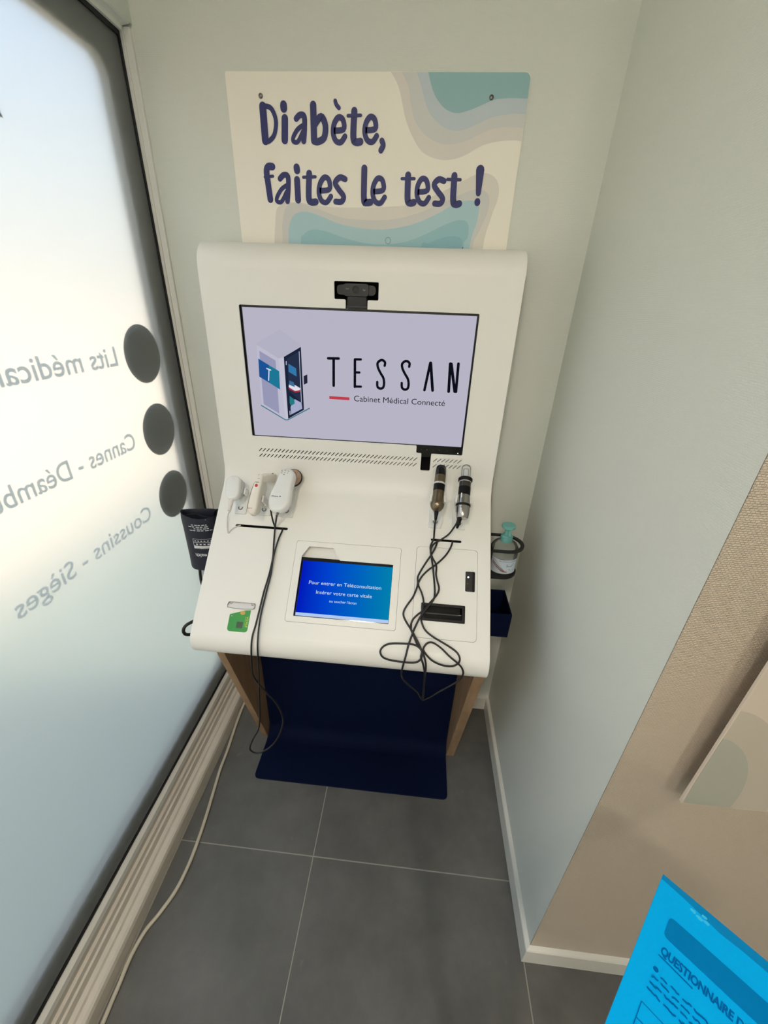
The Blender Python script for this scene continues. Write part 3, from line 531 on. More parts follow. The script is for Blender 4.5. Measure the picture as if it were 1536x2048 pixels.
lo_holes = [SL1, SL2, rrect(*TP, 0.006), rrect(*RP, 0.010), SCOOP]
fp = MB()
def flat_part(s0, s1, holes):
    fp.prism([[(XL, s0), (XK, s0), (XK, s1), (XL, s1)]] + holes, -TH, 0.0, K)
flat_part(S_UP0, S_UP1, up_holes); flat_part(S_LOW0, S_LOW1, lo_holes)
n_flat = len(fp.f)
def bend_part(i0, i1):
    rings = []
    for i in range(i0, i1 + 1):
        s = SS[i]; rings.append([K(XL, s, 0), K(XK, s, 0), K(XK, s, -TH), K(XL, s, -TH)])
    vs_ = []; fs = []
    n = i1 - i0 + 1
    for a, bq in ((0, 1), (1, 2), (2, 3), (3, 0)):          # separate strips so the long edges stay crisp
        base = len(vs_)
        for r in rings: vs_.extend([r[a], r[bq]])
        for k in range(n - 1): fs.append((base + 2 * k, base + 2 * k + 1, base + 2 * k + 3, base + 2 * k + 2))
    fp.add(vs_, fs)
bend_part(20, 32); bend_part(0, 19); bend_part(33, 46)
me = bpy.data.meshes.new('front_panel'); me.from_pydata(fp.v, [], fp.f); me.update()
me.polygons.foreach_set('use_smooth', [i >= n_flat for i in range(len(fp.f))])
new_obj('front_panel', me, kiosk, WHITE)
# black sheets behind the openings, standing in for the shade inside the kiosk
MB().prism([(-0.485, 0.655), (0.195, 0.655), (0.195, 1.14), (-0.485, 1.14)], -0.075, -0.07, K).build('cavity_shade', kiosk, DARK)
MB().prism([(-0.485, 0.185), (0.195, 0.185), (0.195, 0.56), (-0.485, 0.56)], -0.055, -0.05, K).build('cavity_shade', kiosk, DARK)
# side panels of oak board
def side_panel(x0, x1):
    pts = [(0.795, 0.618), (0.975, 0.0), (1.165, 0.0), (1.165, 1.60), (1.115, 1.585), (1.1025, 1.095), (1.092, 1.052), (1.066, 1.012), (0.808, 0.752), (0.790, 0.728), (0.782, 0.700), (0.784, 0.672)]
    MB().prism(pts, x0, x1, lambda y, z, h: (h, y, z)).build('side_panel', kiosk, WOOD, bevel=0.0008)
side_panel(-0.510, -0.488); side_panel(0.203, 0.232)
# navy folded sheet: upright back and foot plate
prof = [(1.002, 0.70), (1.002, 0.05)] + [(0.957 + 0.045 * math.cos(t), 0.051 - 0.045 * math.sin(t)) for t in [math.pi / 2 * k / 8 for k in range(1, 9)]]
rings = [[(-0.486, y, z), (0.201, y, z)] for y, z in prof]
b = MB()
th = 0.006
for k in range(len(prof) - 1):
    pass
def off(i):
    a = prof[max(i - 1, 0)]; c = prof[min(i + 1, len(prof) - 1)]; d = math.hypot(c[0] - a[0], c[1] - a[1])
    return (prof[i][0] - (c[1] - a[1]) / d * th, prof[i][1] + (c[0] - a[0]) / d * th)
b.loft([[(-0.486, *prof[i]), (0.201, *prof[i]), (0.201, *off(i)), (-0.486, *off(i))] for i in range(len(prof))])
b.build('base_sheet', kiosk, NAVY, smooth=30)
y1 = prof[-1][0]
b = MB().prism(fillet([(-0.484, 0.8165), (0.200, 0.8165), (0.201, y1), (-0.486, y1)], [.018, .018, 0, 0]), 0.0, 0.006, plain)
b.build('foot_plate', kiosk, NAVY, bevel=0.001)
# back board closing the kiosk
MB().box(-0.488, 1.150, 0.02, 0.203, 1.162, 1.60).build('back_board', kiosk, DARK)

# ---- big screen
MB().prism([(-0.466, 0.700), (0.142, 0.700), (0.142, 1.071), (-0.466, 1.071)], -0.040, -0.0080, K).build('monitor', kiosk, GLOSSB)
monitor = [o for o in kiosk.children if o.name.startswith('monitor')][0]
SCREEN = emission_material('screen_glow', (183, 180, 197), 1.0)
MB().prism([(-0.4532, 0.7350), (0.1290, 0.7350), (0.1290, 1.0598), (-0.4532, 1.0598)], -0.0080, -0.0045, K).build('screen', monitor, SCREEN)
for lt in DATA['tessan']:
    b = MB()
    for st in lt: b.stroke(st, 0, -0.0029, K, curve=len(st) > 4)
    b.build('letter', monitor, mat('screen_dark', (18, 22, 36), 0.9, spec=0.0), recalc=False)
b = MB()
for st in DATA['redbar']: b.prism([(st[0][0] - .002, st[0][1] - st[0][2] / 2), (st[1][0] + .002, st[1][1] - st[1][2] / 2), (st[1][0] + .002, st[1][1] + st[1][2] / 2), (st[0][0] - .002, st[0][1] + st[0][2] / 2)], -0.0040, -0.0034, K)
b.build('red_bar', monitor, emission_material('screen_red', (190, 62, 76), 1.0))
(x0, s0), (x1, s1), cp = DATA['text_cab']
lettering('lettering', 'Cabinet Médical Connecté', K, x0, s0, x1 - x0, cp, -0.0029, MATS['screen_dark'], monitor)
for i, (nm, rgb, pts) in enumerate(DATA['booth']):
    MB().prism(pts, -0.0044, -0.0042 + 0.00008 * i, K).build('booth_picture', monitor, emission_material('screen_' + nm, rgb, 1.0))
for i, (rgb, st) in enumerate(DATA['booth_lines']):
    MB().stroke(st, 0, -0.0027 + 0.00004 * i, K, curve=False).build('booth_picture', monitor, emission_material('screen_line%d' % rgb[0], rgb, 1.0), recalc=False)
# monitor chin with its keys
b = MB()
for x in (0.020, 0.036, 0.053, 0.070, 0.092): b.prism(circle(x, 0.7205, 0.0016, 10), -0.0080, -0.0074, K)
b.build('menu_key', monitor, mat('dark_key', (52, 52, 58), 0.4))
MB().prism(circle(0.1222, 0.7158, 0.0014, 10), -0.0080, -0.0070, K).build('power_light', monitor, emission_material('led_white', (240, 245, 250), 1.2))
# ---- webcam in its slot
wcam = MB().prism(rrect(-0.1968, 1.0925, -0.1352, 1.1195, 0.007), -0.030, -0.004, K).build('webcam', kiosk, mat('webcam_shell', (20, 20, 21), 0.35), bevel=0.002, label='black webcam above the screen')
MB().prism(rrect(-0.2140, 1.0950, -0.1185, 1.1170, 0.009), -0.034, -0.010, K).build('wing', wcam, mat('webcam_wing', (14, 14, 15), 0.3), bevel=0.002)
MB().lathe([(0, 0.0085), (0.003, 0.0085), (0.003, 0.0065), (0.0015, 0.006), (0.0015, 0.001)], K(-0.1662, 1.1065, -0.005), K(-0.1662, 1.1065, 0.02)).build('lens', wcam, GLOSSB, smooth=40)
MB().prism([(-0.1905, 1.068), (-0.1372, 1.068), (-0.1400, 1.0925), (-0.1880, 1.0925)], -0.030, -0.006, K).build('mount', wcam, mat('webcam_mount', (12, 12, 13), 0.5), bevel=0.002)
MB().prism([(-0.1905, 1.0682), (-0.1372, 1.0682), (-0.1372, 1.0712), (-0.1905, 1.0712)], -0.006, -0.004, K).build('hinge', wcam, mat('dark_key'), bevel=0.0005)
b = MB().stroke([(-0.1905, 1.1078, 0.0012), (-0.1835, 1.1078, 0.0012)], 0, -0.0036, K); b.build('marking', wcam, mat('grey_print', (130, 130, 132), 0.5), recalc=False)
b = MB().stroke([(-0.1490, 1.1080, .0012), (-0.1465, 1.1045, .0012), (-0.1450, 1.1070, .0012), (-0.1435, 1.1055, .0012)], 0, -0.0036, K)
b.build('marking', wcam, mat('grey_print', (130, 130, 132), 0.5), recalc=False)
# ---- tablet panel
g = 0.0007
tabhole = fillet([(-0.2875, 0.2257), (-0.0343, 0.2257), (-0.0343, 0.3826), (-0.1812, 0.3826), (-0.2030, 0.4158), (-0.2710, 0.4158), (-0.2885, 0.3869)], 0.001, 2)
MB().prism([rrect(TP[0] + g, TP[1] + g, TP[2] - g, TP[3] - g, 0.006), tabhole], -0.004, 0.0001, K).build('tablet_panel', kiosk, WHITE)
MB().prism([(-0.292, 0.386), (-0.178, 0.386), (-0.178, 0.42), (-0.292, 0.42)], -0.024, -0.016, K).build('finger_recess', kiosk, WHITE)
tablet = MB().prism(rrect(-0.2935, 0.218, -0.030, 0.3862, 0.005), -0.018, -0.0088, K).build('tablet', kiosk, GLOSSB, label='tablet with blue touch screen set into the desk')
def tablet_screen_material():
    m = bpy.data.materials.new('tablet_glow'); m.use_nodes = True; nt = m.node_tree; nt.nodes.clear()
    o = nt.nodes.new('ShaderNodeOutputMaterial'); e_ = nt.nodes.new('ShaderNodeEmission')
    tc = nt.nodes.new('ShaderNodeTexCoord'); sp = nt.nodes.new('ShaderNodeSeparateXYZ'); cr = nt.nodes.new('ShaderNodeValToRGB')
    nt.links.new(tc.outputs['Generated'], sp.inputs[0]); nt.links.new(sp.outputs['X'], cr.inputs[0])
    el = cr.color_ramp.elements
    el[0].position = 0.02; el[0].color = lin((2, 28, 188)); el[1].position = 1.0; el[1].color = lin((2, 128, 172))
    for p, c in ((0.3, (0, 66, 204)), (0.62, (0, 96, 192))): x = el.new(p); x.color = lin(c)
    e_.inputs[1].default_value = 0.768; nt.links.new(cr.outputs[0], e_.inputs[0]); nt.links.new(e_.outputs[0], o.inputs['Surface'])
    return m
MB().prism([(-0.2840, 0.2280), (-0.0352, 0.2280), (-0.0352, 0.3765), (-0.2840, 0.3765)], -0.0088, -0.0082, K).build('screen', tablet, tablet_screen_material())
MB().prism([(-0.2840, 0.2280), (-0.0352, 0.2280), (-0.0352, 0.2362), (-0.2840, 0.2362)], -0.0082, -0.0080, K).build('task_bar', tablet, emission_material('task_bar_glow', (176, 202, 240), 1.0))
GLYPH = emission_material('glyph_glow', (205, 225, 245), 1.0)
for (t, a, c), cap in zip(DATA['tab_text'], (0.0092, 0.0092, 0.0066)):
    lettering('lettering', t, K, a[0], (a[1] + c[1]) / 2 , c[0] - a[0], cap, -0.0080, GLYPH, tablet)
# ---- terminal panel on the right
btn = rrect(0.1615, 0.3263, 0.1873, 0.3803, 0.003); trm = rrect(0.0480, 0.2428, 0.1630, 0.2888, 0.002)
MB().prism([rrect(RP[0] + g, RP[1] + g, RP[2] - g, RP[3] - g, 0.010), btn, trm], -0.004, 0.0001, K).build('terminal_panel', kiosk, WHITE)
pay = MB().prism([rrect(0.0482, 0.2430, 0.1628, 0.2886, 0.003), rrect(0.0565, 0.2500, 0.1548, 0.2815, 0.003)], -0.022, 0.0012, K).build('card_terminal', kiosk, BLACK, bevel=0.001, label='black card terminal with slot in the desk')
MB().prism(rrect(0.0560, 0.2655, 0.1510, 0.2815, 0.002), -0.024, -0.010, K).build('slot_upper', pay, mat('terminal_shell', (9, 8, 8), 0.5, spec=0.15), bevel=0.0015)
MB().prism(rrect(0.0560, 0.2500, 0.1550, 0.2615, 0.002), -0.024, -0.006, K).build('slot_lower', pay, mat('terminal_shell'), bevel=0.0015)
MB().prism(rrect(0.0570, 0.2618, 0.1505, 0.2652, 0.001), -0.024, -0.014, K).build('card_guide', pay, mat('guide_plastic', (48, 45, 43), 0.35))
MB().prism(rrect(0.1460, 0.2628, 0.1530, 0.2645, 0.0005), -0.014, -0.004, K).build('guide_tip', pay, CHROME)
ctl = MB().prism(rrect(0.1600, 0.3245, 0.1885, 0.3820, 0.003), -0.020, -0.004, K).build('control_module', kiosk, mat('module_shell', (22, 21, 23), 0.4), label='black button module with a lit white light')
MB().prism([(0.1808, 0.3263), (0.1873, 0.3263), (0.1873, 0.3803), (0.1808, 0.3803)], -0.004, -0.002, K).build('module_edge', ctl, DARK)
MB().prism(circle(0.1696, 0.3655, 0.0024, 16), -0.004, -0.003, K).build('status_light', ctl, emission_material('led_blue', (225, 238, 255), 2.0))
MB().prism(circle(0.1690, 0.3360, 0.0050, 20), -0.004, -0.002, K).build('button', ctl, mat('button_dark', (30, 28, 28), 0.3), bevel=0.0006)
MB().prism(circle(0.1683, 0.3480, 0.0011, 10), -0.004, -0.0035, K).build('button_mark', ctl, mat('grey_print'))
# ---- printed card slot and the sticker below it
scoop = MB().prism([rrect(-0.4672, 0.2335, -0.3925, 0.2488, 0.004), rrect(-0.4655, 0.2348, -0.3942, 0.2474, 0.003)], -0.012, 0.0012, K).build('card_slot', kiosk, mat('clear_rim', (150, 150, 150), 0.2), label='pale plastic card slot above the green card sticker')
rings = []
for k in range(9):
    u = k / 8; s = 0.2478 - 0.0155 * u; h = -0.003 + 0.009 * u ** 1.3
    row = []
    for j in range(13):
        t = j / 12; x = -0.4650 + 0.0710 * t; bow = 1 - (2 * t - 1) ** 2
        row.append(K(x - 0.0025 * u * (1 if t < .3 else .4), s - 0.0022 * u * bow, h + 0.0015 * bow * u))
    rings.append(row)
b = MB(); vs_ = [p for r in rings for p in r] + [tuple(Vector(p) + Vector((0, .0012, -.0012))) for r in rings for p in r]; n = 13 * 9; fs = []
for i in range(8):
    for j in range(12):
        a = i * 13 + j; fs += [(a, a + 1, a + 14, a + 13), (n + a + 13, n + a + 14, n + a + 1, n + a)]
for j in range(12):
    a = 8 * 13 + j; fs.append((a, a + 1, n + a + 1, n + a))
b.add(vs_, fs).build('scoop', scoop, mat('scoop_plastic', (238, 236, 234), 0.25), smooth=60)
b = MB()
for sgn, xx in ((1, -0.4655), (-1, -0.3937)):
    b.tube([K(xx, 0.2478, 0.001), K(xx - 0.0015 * sgn, 0.2400, 0.004), K(xx + 0.001 * sgn, 0.2335, 0.0055)], 0.0007, 6)
    b.tube([K(xx + .001 * sgn, 0.2470, 0.001), K(xx + 0.007 * sgn, 0.2425, 0.002), K(xx + 0.011 * sgn, 0.2475, 0.001)], 0.0006, 6)
b.tube([K(-0.4660 + 0.0722 * k / 8, 0.2332 - 0.0022 * (1 - (k / 4 - 1) ** 2), 0.0065 + .0015 * (1 - (k / 4 - 1) ** 2)) for k in range(9)], 0.0007, 6)
b.build('rim_wire', scoop, mat('clear_rim'), smooth=60)
stick = MB().prism(fillet([(-0.4572, 0.2158), (-0.4160, 0.2288), (-0.4022, 0.2302), (-0.4022, 0.1727), (-0.4572, 0.1727)], [.002, .001, .001, .009, .009], 6), 0, 0.0003, K).build('card_sticker', kiosk, mat('sticker_green', (52, 150, 66), 0.5), label='green health card sticker printed on the desk')
MB().prism(rrect(-0.4342, 0.1822, -0.4175, 0.1985, 0.001), 0.0003, 0.0004, K).build('chip', stick, mat('chip_print', (64, 84, 60), 0.5))
MB().prism(clip_rect(circle(-0.4226, 0.2220, 0.0072, 24, 0.0056), -0.5, 0.1, -0.4165, 0.2262), 0.0003, 0.0004, K).build('portrait_oval', stick, mat('oval_print', (205, 168, 84), 0.5))
MB().prism([circle(-0.4508, 0.2118, 0.0026, 18), circle(-0.4508, 0.2118, 0.0016, 18)], 0.0003, 0.0004, K).build('ring_mark', stick, mat('ring_print', (20, 60, 28), 0.5))
MB().prism(circle(-0.4508, 0.2118, 0.0015, 14), 0.0003, 0.0004, K).build('ring_centre', stick, mat('ring_white', (228, 240, 226), 0.5))
lettering('lettering', 'VITALE', lambda a, bb, h: K(-0.4098 + bb, 0.2133 - a, h), 0, 0, 0.0275, 0.0052, 0.00045, mat('vitale_yellow', (198, 206, 70), 0.5), stick, bold=0.02)
b = MB()
for k, (a0, a1) in enumerate(((0.2128, 0.1990), (0.1965, 0.1865))): b.stroke([(-0.4126, a0, .0007), (-0.4126, a1, .0007)], 0, 0.00045, K)
b.build('fine_print', stick, MATS['vitale_yellow'], recalc=False)

# ---- holders screwed on the desk
def holder(x0, x1, s0, s1, xc, sc_, hc, half, j0=-0.003, j1=0.024, name='device_holder'):
    hd = MB().prism(rrect(x0, s0, x1, s1, 0.004), 0, 0.007, Lo).build(name, kiosk, WPLAST, bevel=0.0015)
    xm = (x0 + x1) / 2
    # arm
    r0 = [Lo(*p, 0.006) for p in rrect(xm - 0.011, s1 - 0.030, xm + 0.011, s1 - 0.004, 0.004, 3)]
    xa = xm * 0.35 + xc * 0.65
    r1 = [Lo(*p, hc * 0.55) for p in rrect(xa - 0.009, sc_ - 0.012, xa + 0.009, sc_ + 0.012, 0.004, 3)]
    r2 = [Lo(*p, hc) for p in rrect(xc - half * .8, sc_ - 0.012, xc + half * .8, sc_ + 0.012, 0.004, 3)]
    MB().loft([r0, r1, r2]).build('arm', hd, WPLAST, smooth=50)
    for sg in (-1, 1):
        MB().prism(rrect(xc + sg * half - 0.0025, sc_ - 0.009, xc + sg * half + 0.0025, sc_ + 0.009, 0.001, 2), hc + j0, hc + j1, Lo).build('jaw', hd, WPLAST, bevel=0.0008)
    b = MB().tube([Lo(xm + 0.0055 * math.cos(t), s0 + 0.0175 + 0.0055 * math.sin(t), 0.0085) for t in [math.radians(a) for a in (150, 190, 230, 270, 310, 350, 390)]], 0.0011, 6)
    b.build('hook', hd, mat('hook_metal', (70, 70, 72), 0.4), smooth=60)
    return hd
holder(-0.5024, -0.4670, 0.494, 0.552, -0.4875, 0.548, 0.033, 0.0232, -0.003, 0.0165)
holder(-0.4342, -0.3960, 0.494, 0.552, -0.4217, 0.525, 0.031, 0.0175, -0.003, 0.030)
holder(-0.3690, -0.3312, 0.494, 0.566, -0.3545, 0.530, 0.026, 0.0185, -0.003, 0.0165)
holder(0.0549, 0.0910, 0.494, 0.566, 0.0731, 0.557, 0.048, 0.0186, -0.003, 0.024)
holder(0.1203, 0.1567, 0.494, 0.572, 0.1413, 0.558, 0.048, 0.0194, -0.003, 0.024)

# ---- ring and dish for the gel bottle, bin on the right side
def stadium(x0, cx, cy, r, n=14): return [(x0, cy - r)] + [(cx + r * math.sin(math.pi * k / n), cy - r * math.cos(math.pi * k / n)) for k in range(n + 1)] + [(x0, cy + r)]
BX, BY = 0.2755, 1.006
rest = MB().prism([stadium(0.232, BX, BY, 0.0510), stadium(0.2335, BX, BY, 0.0412)], 0.926, 0.931, plain).build('bottle_holder', kiosk, mat('black_sheet', (16, 16, 18), 0.5), label='black ring and dish holding the gel bottle')
MB().prism(stadium(0.232, BX - 0.006, BY, 0.0485), 0.838, 0.846, plain).build('dish', rest, mat('black_sheet'), bevel=0.001)
MB().box(0.232, BY - 0.045, 0.838, 0.2342, BY + 0.045, 0.931).build('back_plate', rest, mat('black_sheet'))
bb = MB()
bb.box(0.232, 0.950, 0.634, 0.320, 1.069, 0.638).box(0.232, 0.950, 0.638, 0.320, 0.954, 0.720).box(0.232, 1.065, 0.638, 0.320, 1.069, 0.720).box(0.232, 0.954, 0.638, 0.236, 1.065, 0.720).box(0.316, 0.954, 0.638, 0.320, 1.065, 0.720)
bb.build('side_bin', kiosk, NAVY, label='small navy open bin on the right side of the kiosk')

# ================================================================== devices held in the clips
DEVICE_Z = 0.95
def dev(name, x, s, h, label): return empty(name, Lo(x, s, h), label, 'medical device')
def pebble(outline, levels, M, cx, cy):
    """rings of one outline: levels = (h, scale)"""
    return [[M(cx + (p[0] - cx) * k, cy + (p[1] - cy) * k, h) for p in outline] for h, k in levels]
# 1 white capsule sensor
d = dev('capsule_sensor', -0.492, 0.550, 0.05, 'white capsule-shaped sensor with white cable in the leftmost clip')
def rot(pts, cx, cy, a): return [(cx + (p[0] - cx) * math.cos(a) - (p[1] - cy) * math.sin(a), cy + (p[0] - cx) * math.sin(a) + (p[1] - cy) * math.cos(a)) for p in pts]
o1 = rot(rrect(-0.5125, 0.515, -0.4720, 0.5860, 0.0185, 6), -0.492, 0.5505, math.radians(8))
MB().loft(pebble(o1, [(0.052, .96), (0.055, 1), (0.064, 1), (0.068, .97), (0.0702, .90), (0.071, .75)], Lo, -0.492, 0.5505)).build('shell', d, WPLAST, smooth=60)
o2 = rot(rrect(-0.5060, 0.525, -0.4690, 0.5830, 0.016, 6), -0.489, 0.5505, math.radians(8))
MB().loft(pebble(o2, [(0.0345, .93), (0.037, 1), (0.052, 1)], Lo, -0.489, 0.5505)).build('back_shell', d, GPLAST, smooth=60)
MB().prism([circle(-0.4945, 0.5765, 0.0042, 20), circle(-0.4945, 0.5765, 0.0028, 20)], 0.0705, 0.0718, Lo).build('button', d, WPLAST, bevel=0.0004)
MB().loft([[Lo(*p, h) for p in rrect(-0.4903 - w, 0, -0.4903 + w, 0.012, 0.001, 2)] for h, w in ((0.0, 0.0), )] if False else
          [[Lo(-0.4905 + w * math.cos(t), s, 0.0615 + 0.005 * math.sin(t)) for t in [2 * math.pi * k / 14 for k in range(14)]] for s, w in ((0.520, 0.0066), (0.500, 0.0062), (0.498, 0.0048), (0.483, 0.0045))]).build('plug', d, mat('plug_plastic', (224, 218, 214), 0.4), smooth=40)
MB().tube(DATA['cable_oxi'], 0.0017, 8).build('cable', d, mat('white_cable', (214, 208, 206), 0.45), smooth=60)
# 2 infrared thermometer
d = dev('forehead_thermometer', -0.421, 0.53, 0.05, 'cream handheld thermometer with red button between two white devices')
secs = [(0.4745, -0.4255, -0.4135, 0.058, 0.076), (0.480, -0.4318, -0.4105, 0.050, 0.0795), (0.496, -0.4358, -0.4085, 0.042, 0.0815), (0.520, -0.4350, -0.4085, 0.036, 0.0825),
        (0.545, -0.4325, -0.4080, 0.034, 0.083), (0.565, -0.4290, -0.4070, 0.034, 0.0835), (0.579, -0.4252, -0.4075, 0.040, 0.083), (0.5875, -0.4210, -0.4085, 0.050, 0.0815)]
rings = []
for s, xa, xb, ha, hb in secs:
    rings.append([Lo(p[0], s, p[1]) for p in rrect(xa, ha, xb, hb, min(0.006, (xb - xa) * .35), 4)])
MB().loft(rings).build('handle', d, CREAM, smooth=60)
hrings = []
for h, xa, xb, sa, sb in ((0.078, -0.4225, -0.4085, 0.566, 0.5865), (0.062, -0.4230, -0.4035, 0.572, 0.598), (0.040, -0.4235, -0.3985, 0.582, 0.610), (0.020, -0.4235, -0.3945, 0.590, 0.6190), (0.017, -0.4215, -0.3965, 0.592, 0.617)):
    hrings.append([Lo(p[0], p[1], h) for p in rrect(xa, sa, xb, sb, 0.005, 4)])
MB().loft(hrings).build('head', d, CREAM, smooth=60)
b = MB().tube([Lo(-0.4215, 0.5880, 0.0790), Lo(-0.4150, 0.5885, 0.0740), Lo(-0.4105, 0.5890, 0.0690), Lo(-0.4060, 0.5990, 0.052), Lo(-0.3985, 0.6130, 0.034)], 0.0010, 6)
b.build('seam', d, BLACK, smooth=60)
MB().prism(circle(-0.4203, 0.5545, 0.0040, 20, 0.0047), 0.0828, 0.0843, Lo).build('button', d, RED, bevel=0.0004)
MB().stroke([(-0.4245, 0.5640, .0016), (-0.4150, 0.5640, .0016)], 0, 0.0841, Lo).build('display_edge', d, mat('dark_key'), recalc=False)
b = MB().prism(circle(-0.4192, 0.5750, 0.0008, 8), 0.083, 0.0838, Lo); b.stroke([(-0.4165, 0.5765, .0007), (-0.4150, 0.5755, .0007), (-0.4160, 0.5735, .0007)], 0, 0.0838, Lo)
b.build('display_mark', d, INK, recalc=False)
b = MB()
for k in range(7): b.stroke([(-0.4312 + 0.0016 * k, 0.4885, .0009), (-0.4306 + 0.0016 * k, 0.4900, .0009)], 0, 0.0808, Lo)
b.build('red_print', d, mat('red_print', (216, 110, 92), 0.5), recalc=False)
b = MB().tube([Lo(-0.4245, 0.5730, 0.0810), Lo(-0.4295, 0.5550, 0.0815), Lo(-0.4330, 0.5300, 0.0815), Lo(-0.4345, 0.5050, 0.0805), Lo(-0.4330, 0.4880, 0.0795)], 0.0006, 5)
b.build('side_line', d, mat('grey_line', (110, 108, 106), 0.4), smooth=60)
# 3 white digital stethoscope
d = dev('electronic_stethoscope', -0.352, 0.55, 0.05, 'white paddle-shaped stethoscope with metal disc and black cable')
ol = [(-0.3481, 0.6185), (-0.3590, 0.6165), (-0.3660, 0.6080), (-0.3705, 0.5905), (-0.3765, 0.5620), (-0.3850, 0.5290), (-0.3845, 0.5080), (-0.3770, 0.4945), (-0.3672, 0.4888), (-0.3509, 0.4876), (-0.3362, 0.4960), (-0.3268, 0.5159), (-0.3258, 0.5400), (-0.3272, 0.5600), (-0.3252, 0.5850), (-0.3258, 0.6030), (-0.3345, 0.6145)]
ol = smooth_loop(ol, 3)
MB().loft(pebble(ol, [(0.044, .93), (0.048, .985), (0.055, 1.0), (0.064, .99), (0.069, .95), (0.0715, .86), (0.0722, .7)], Lo, -0.353, 0.551)).build('shell', d, WPLAST, smooth=60)
MB().loft(pebble(ol, [(0.052, 1.004), (0.0535, 1.004)], Lo, -0.353, 0.551)).build('seam', d, GPLAST, smooth=60)
A_, B_ = Lo(-0.3410, 0.6055, 0.026), Lo(-0.3395, 0.6055, 0.06)
MB().lathe([(0, 0.0250), (0, 0.0272), (0.0045, 0.0272), (0.0045, 0.0250)], A_, B_).build('diaphragm_rim', d, BLACK, smooth=40)
MB().lathe([(0.003, 0.0252), (0.008, 0.0246), (0.013, 0.0215), (0.018, 0.0165), (0.022, 0.0150)], A_, B_).build('chest_piece', d, mat('rose_metal', (176, 150, 132), 0.3, metal=0.85), smooth=40)
lettering('lettering', 'eKuore', lambda a, bb_, h: Lo(-0.3778 + a, 0.5300 + bb_ - 0.05 * a, h), 0, 0, 0.0190, 0.0038, 0.0726, mat('navy_print', (24, 40, 78), 0.5), d, bold=0.02)
b = MB().stroke([(-0.3552, 0.5312, .0016), (-0.3535, 0.5325, .0016), (-0.3518, 0.5310, .0016)], 0, 0.0726, Lo); b.stroke([(-0.3545, 0.5300, .0012), (-0.3520, 0.5302, .0012)], 0, 0.0726, Lo)
b.build('emblem', d, mat('blue_print', (70, 130, 170), 0.5), recalc=False)
b = MB()
for x, s in ((-0.3525, 0.6025), (-0.3440, 0.6010)): b.prism(circle(x, s, 0.0009, 10), 0.0715, 0.0728, Lo)
b.prism(circle(-0.3535, 0.5965, 0.0014, 10), 0.0715, 0.0726, Lo)
b.build('indicator', d, mat('dark_key'))
b = MB()
for x, s in ((-0.3602, 0.6070), (-0.3515, 0.6090), (-0.3425, 0.6070), (-0.3608, 0.6010)): b.prism([circle(x, s, 0.0021, 12), circle(x, s, 0.0013, 12)], 0.0715, 0.0727, Lo)
b.build('icon', d, mat('pale_print', (168, 170, 170), 0.5))
MB().loft([[Lo(-0.3555 + w * math.cos(t), s, 0.0615 + w * math.sin(t)) for t in [2 * math.pi * k / 14 for k in range(14)]] for s, w in ((0.492, 0.0036), (0.4838, 0.0034), (0.4838, 0.0027), (0.4785, 0.0025))]).build('plug', d, STEEL, smooth=40)
b = MB().tube(DATA['cable_steth'], 0.0024, 8); b.build('cable', d, CABLE, smooth=60)
MB().tube(DATA['cable_short'], 0.0024, 8).build('cable', d, CABLE, smooth=60)
# 4/5 handheld cameras
def axis_point(p, qv, s):                       # point of the axis line at desk coordinate s
    t = (s - p[1]) / (qv[1] - p[1]); return Lo(p[0] + (qv[0] - p[0]) * t, s, 0.070)
def barrel(d, name, p, qv, bands, m, bevel=None, label=None):
    a = Vector(axis_point(p, qv, bands[0][0])); c = Vector(axis_point(p, qv, bands[-1][0]))
    s0 = bands[0][0]; k = (c - a).length / (bands[-1][0] - s0) if bands[-1][0] != s0 else 1
    return MB().lathe([((s - s0) * k, r) for s, r in bands], a, c).build(name, d, m, smooth=35, label=label)
P0, P1 = (0.0710, 0.5200), (0.0786, 0.6520)
d = dev('skin_camera', 0.0745, 0.58, 0.07, 'bronze handheld camera with black tip and cable in right-hand clips')
barrel(d, 'bulb', P0, P1, [(0.5195, 0.0045), (0.5215, 0.0085), (0.526, 0.0135), (0.532, 0.0170), (0.538, 0.0187), (0.5425, 0.0187), (0.5445, 0.0160)], BRONZE)
barrel(d, 'body', P0, P1, [(0.5445, 0.0150), (0.578, 0.0152)], BRONZE)
barrel(d, 'grip_band', P0, P1, [(0.578, 0.0154), (0.597, 0.0154)], BLACK)
barrel(d, 'bright_ring', P0, P1, [(0.597, 0.0155), (0.602, 0.0155)], mat('bright_ring', (225, 225, 222), 0.3, metal=0.4))
barrel(d, 'collar', P0, P1, [(0.602, 0.0152), (0.6235, 0.0148)], BRONZE)
barrel(d, 'tip', P0, P1, [(0.6235, 0.0149), (0.6380, 0.0142), (0.6490, 0.0132), (0.6520, 0.0110), (0.6520, 0.002)], GLOSSB)
cpt = Vector(axis_point(P0, P1, 0.5355))
MB().lathe([(0, 0.0014), (0.0012, 0.0012), (0.0014, 0.0004)], cpt + Vector((-0.006, -0.0123, 0.0123)), cpt + Vector((-0.009, -0.020, 0.020)), n=12).build('button', d, WPLAST, smooth=40)
MB().prism(rrect(0.0660, 0.5655, 0.0675, 0.5735, 0.0003), 0.0805, 0.0815, Lo).build('switch', d, BLACK)
barrel(d, 'cable_boot', P0, P1, [(0.4960, 0.0030), (0.5030, 0.0042), (0.5035, 0.0036), (0.5060, 0.0048), (0.5066, 0.0040), (0.5100, 0.0052), (0.5195, 0.0060)], BLACK)
MB().tube(DATA['cable_scope1'], 0.0025, 8).build('cable', d, CABLE, smooth=60)
P0, P1 = (0.1385, 0.5060), (0.1470, 0.6570)
d = dev('ear_camera', 0.1425, 0.58, 0.07, 'chrome handheld camera with clear plastic tip and black collar')
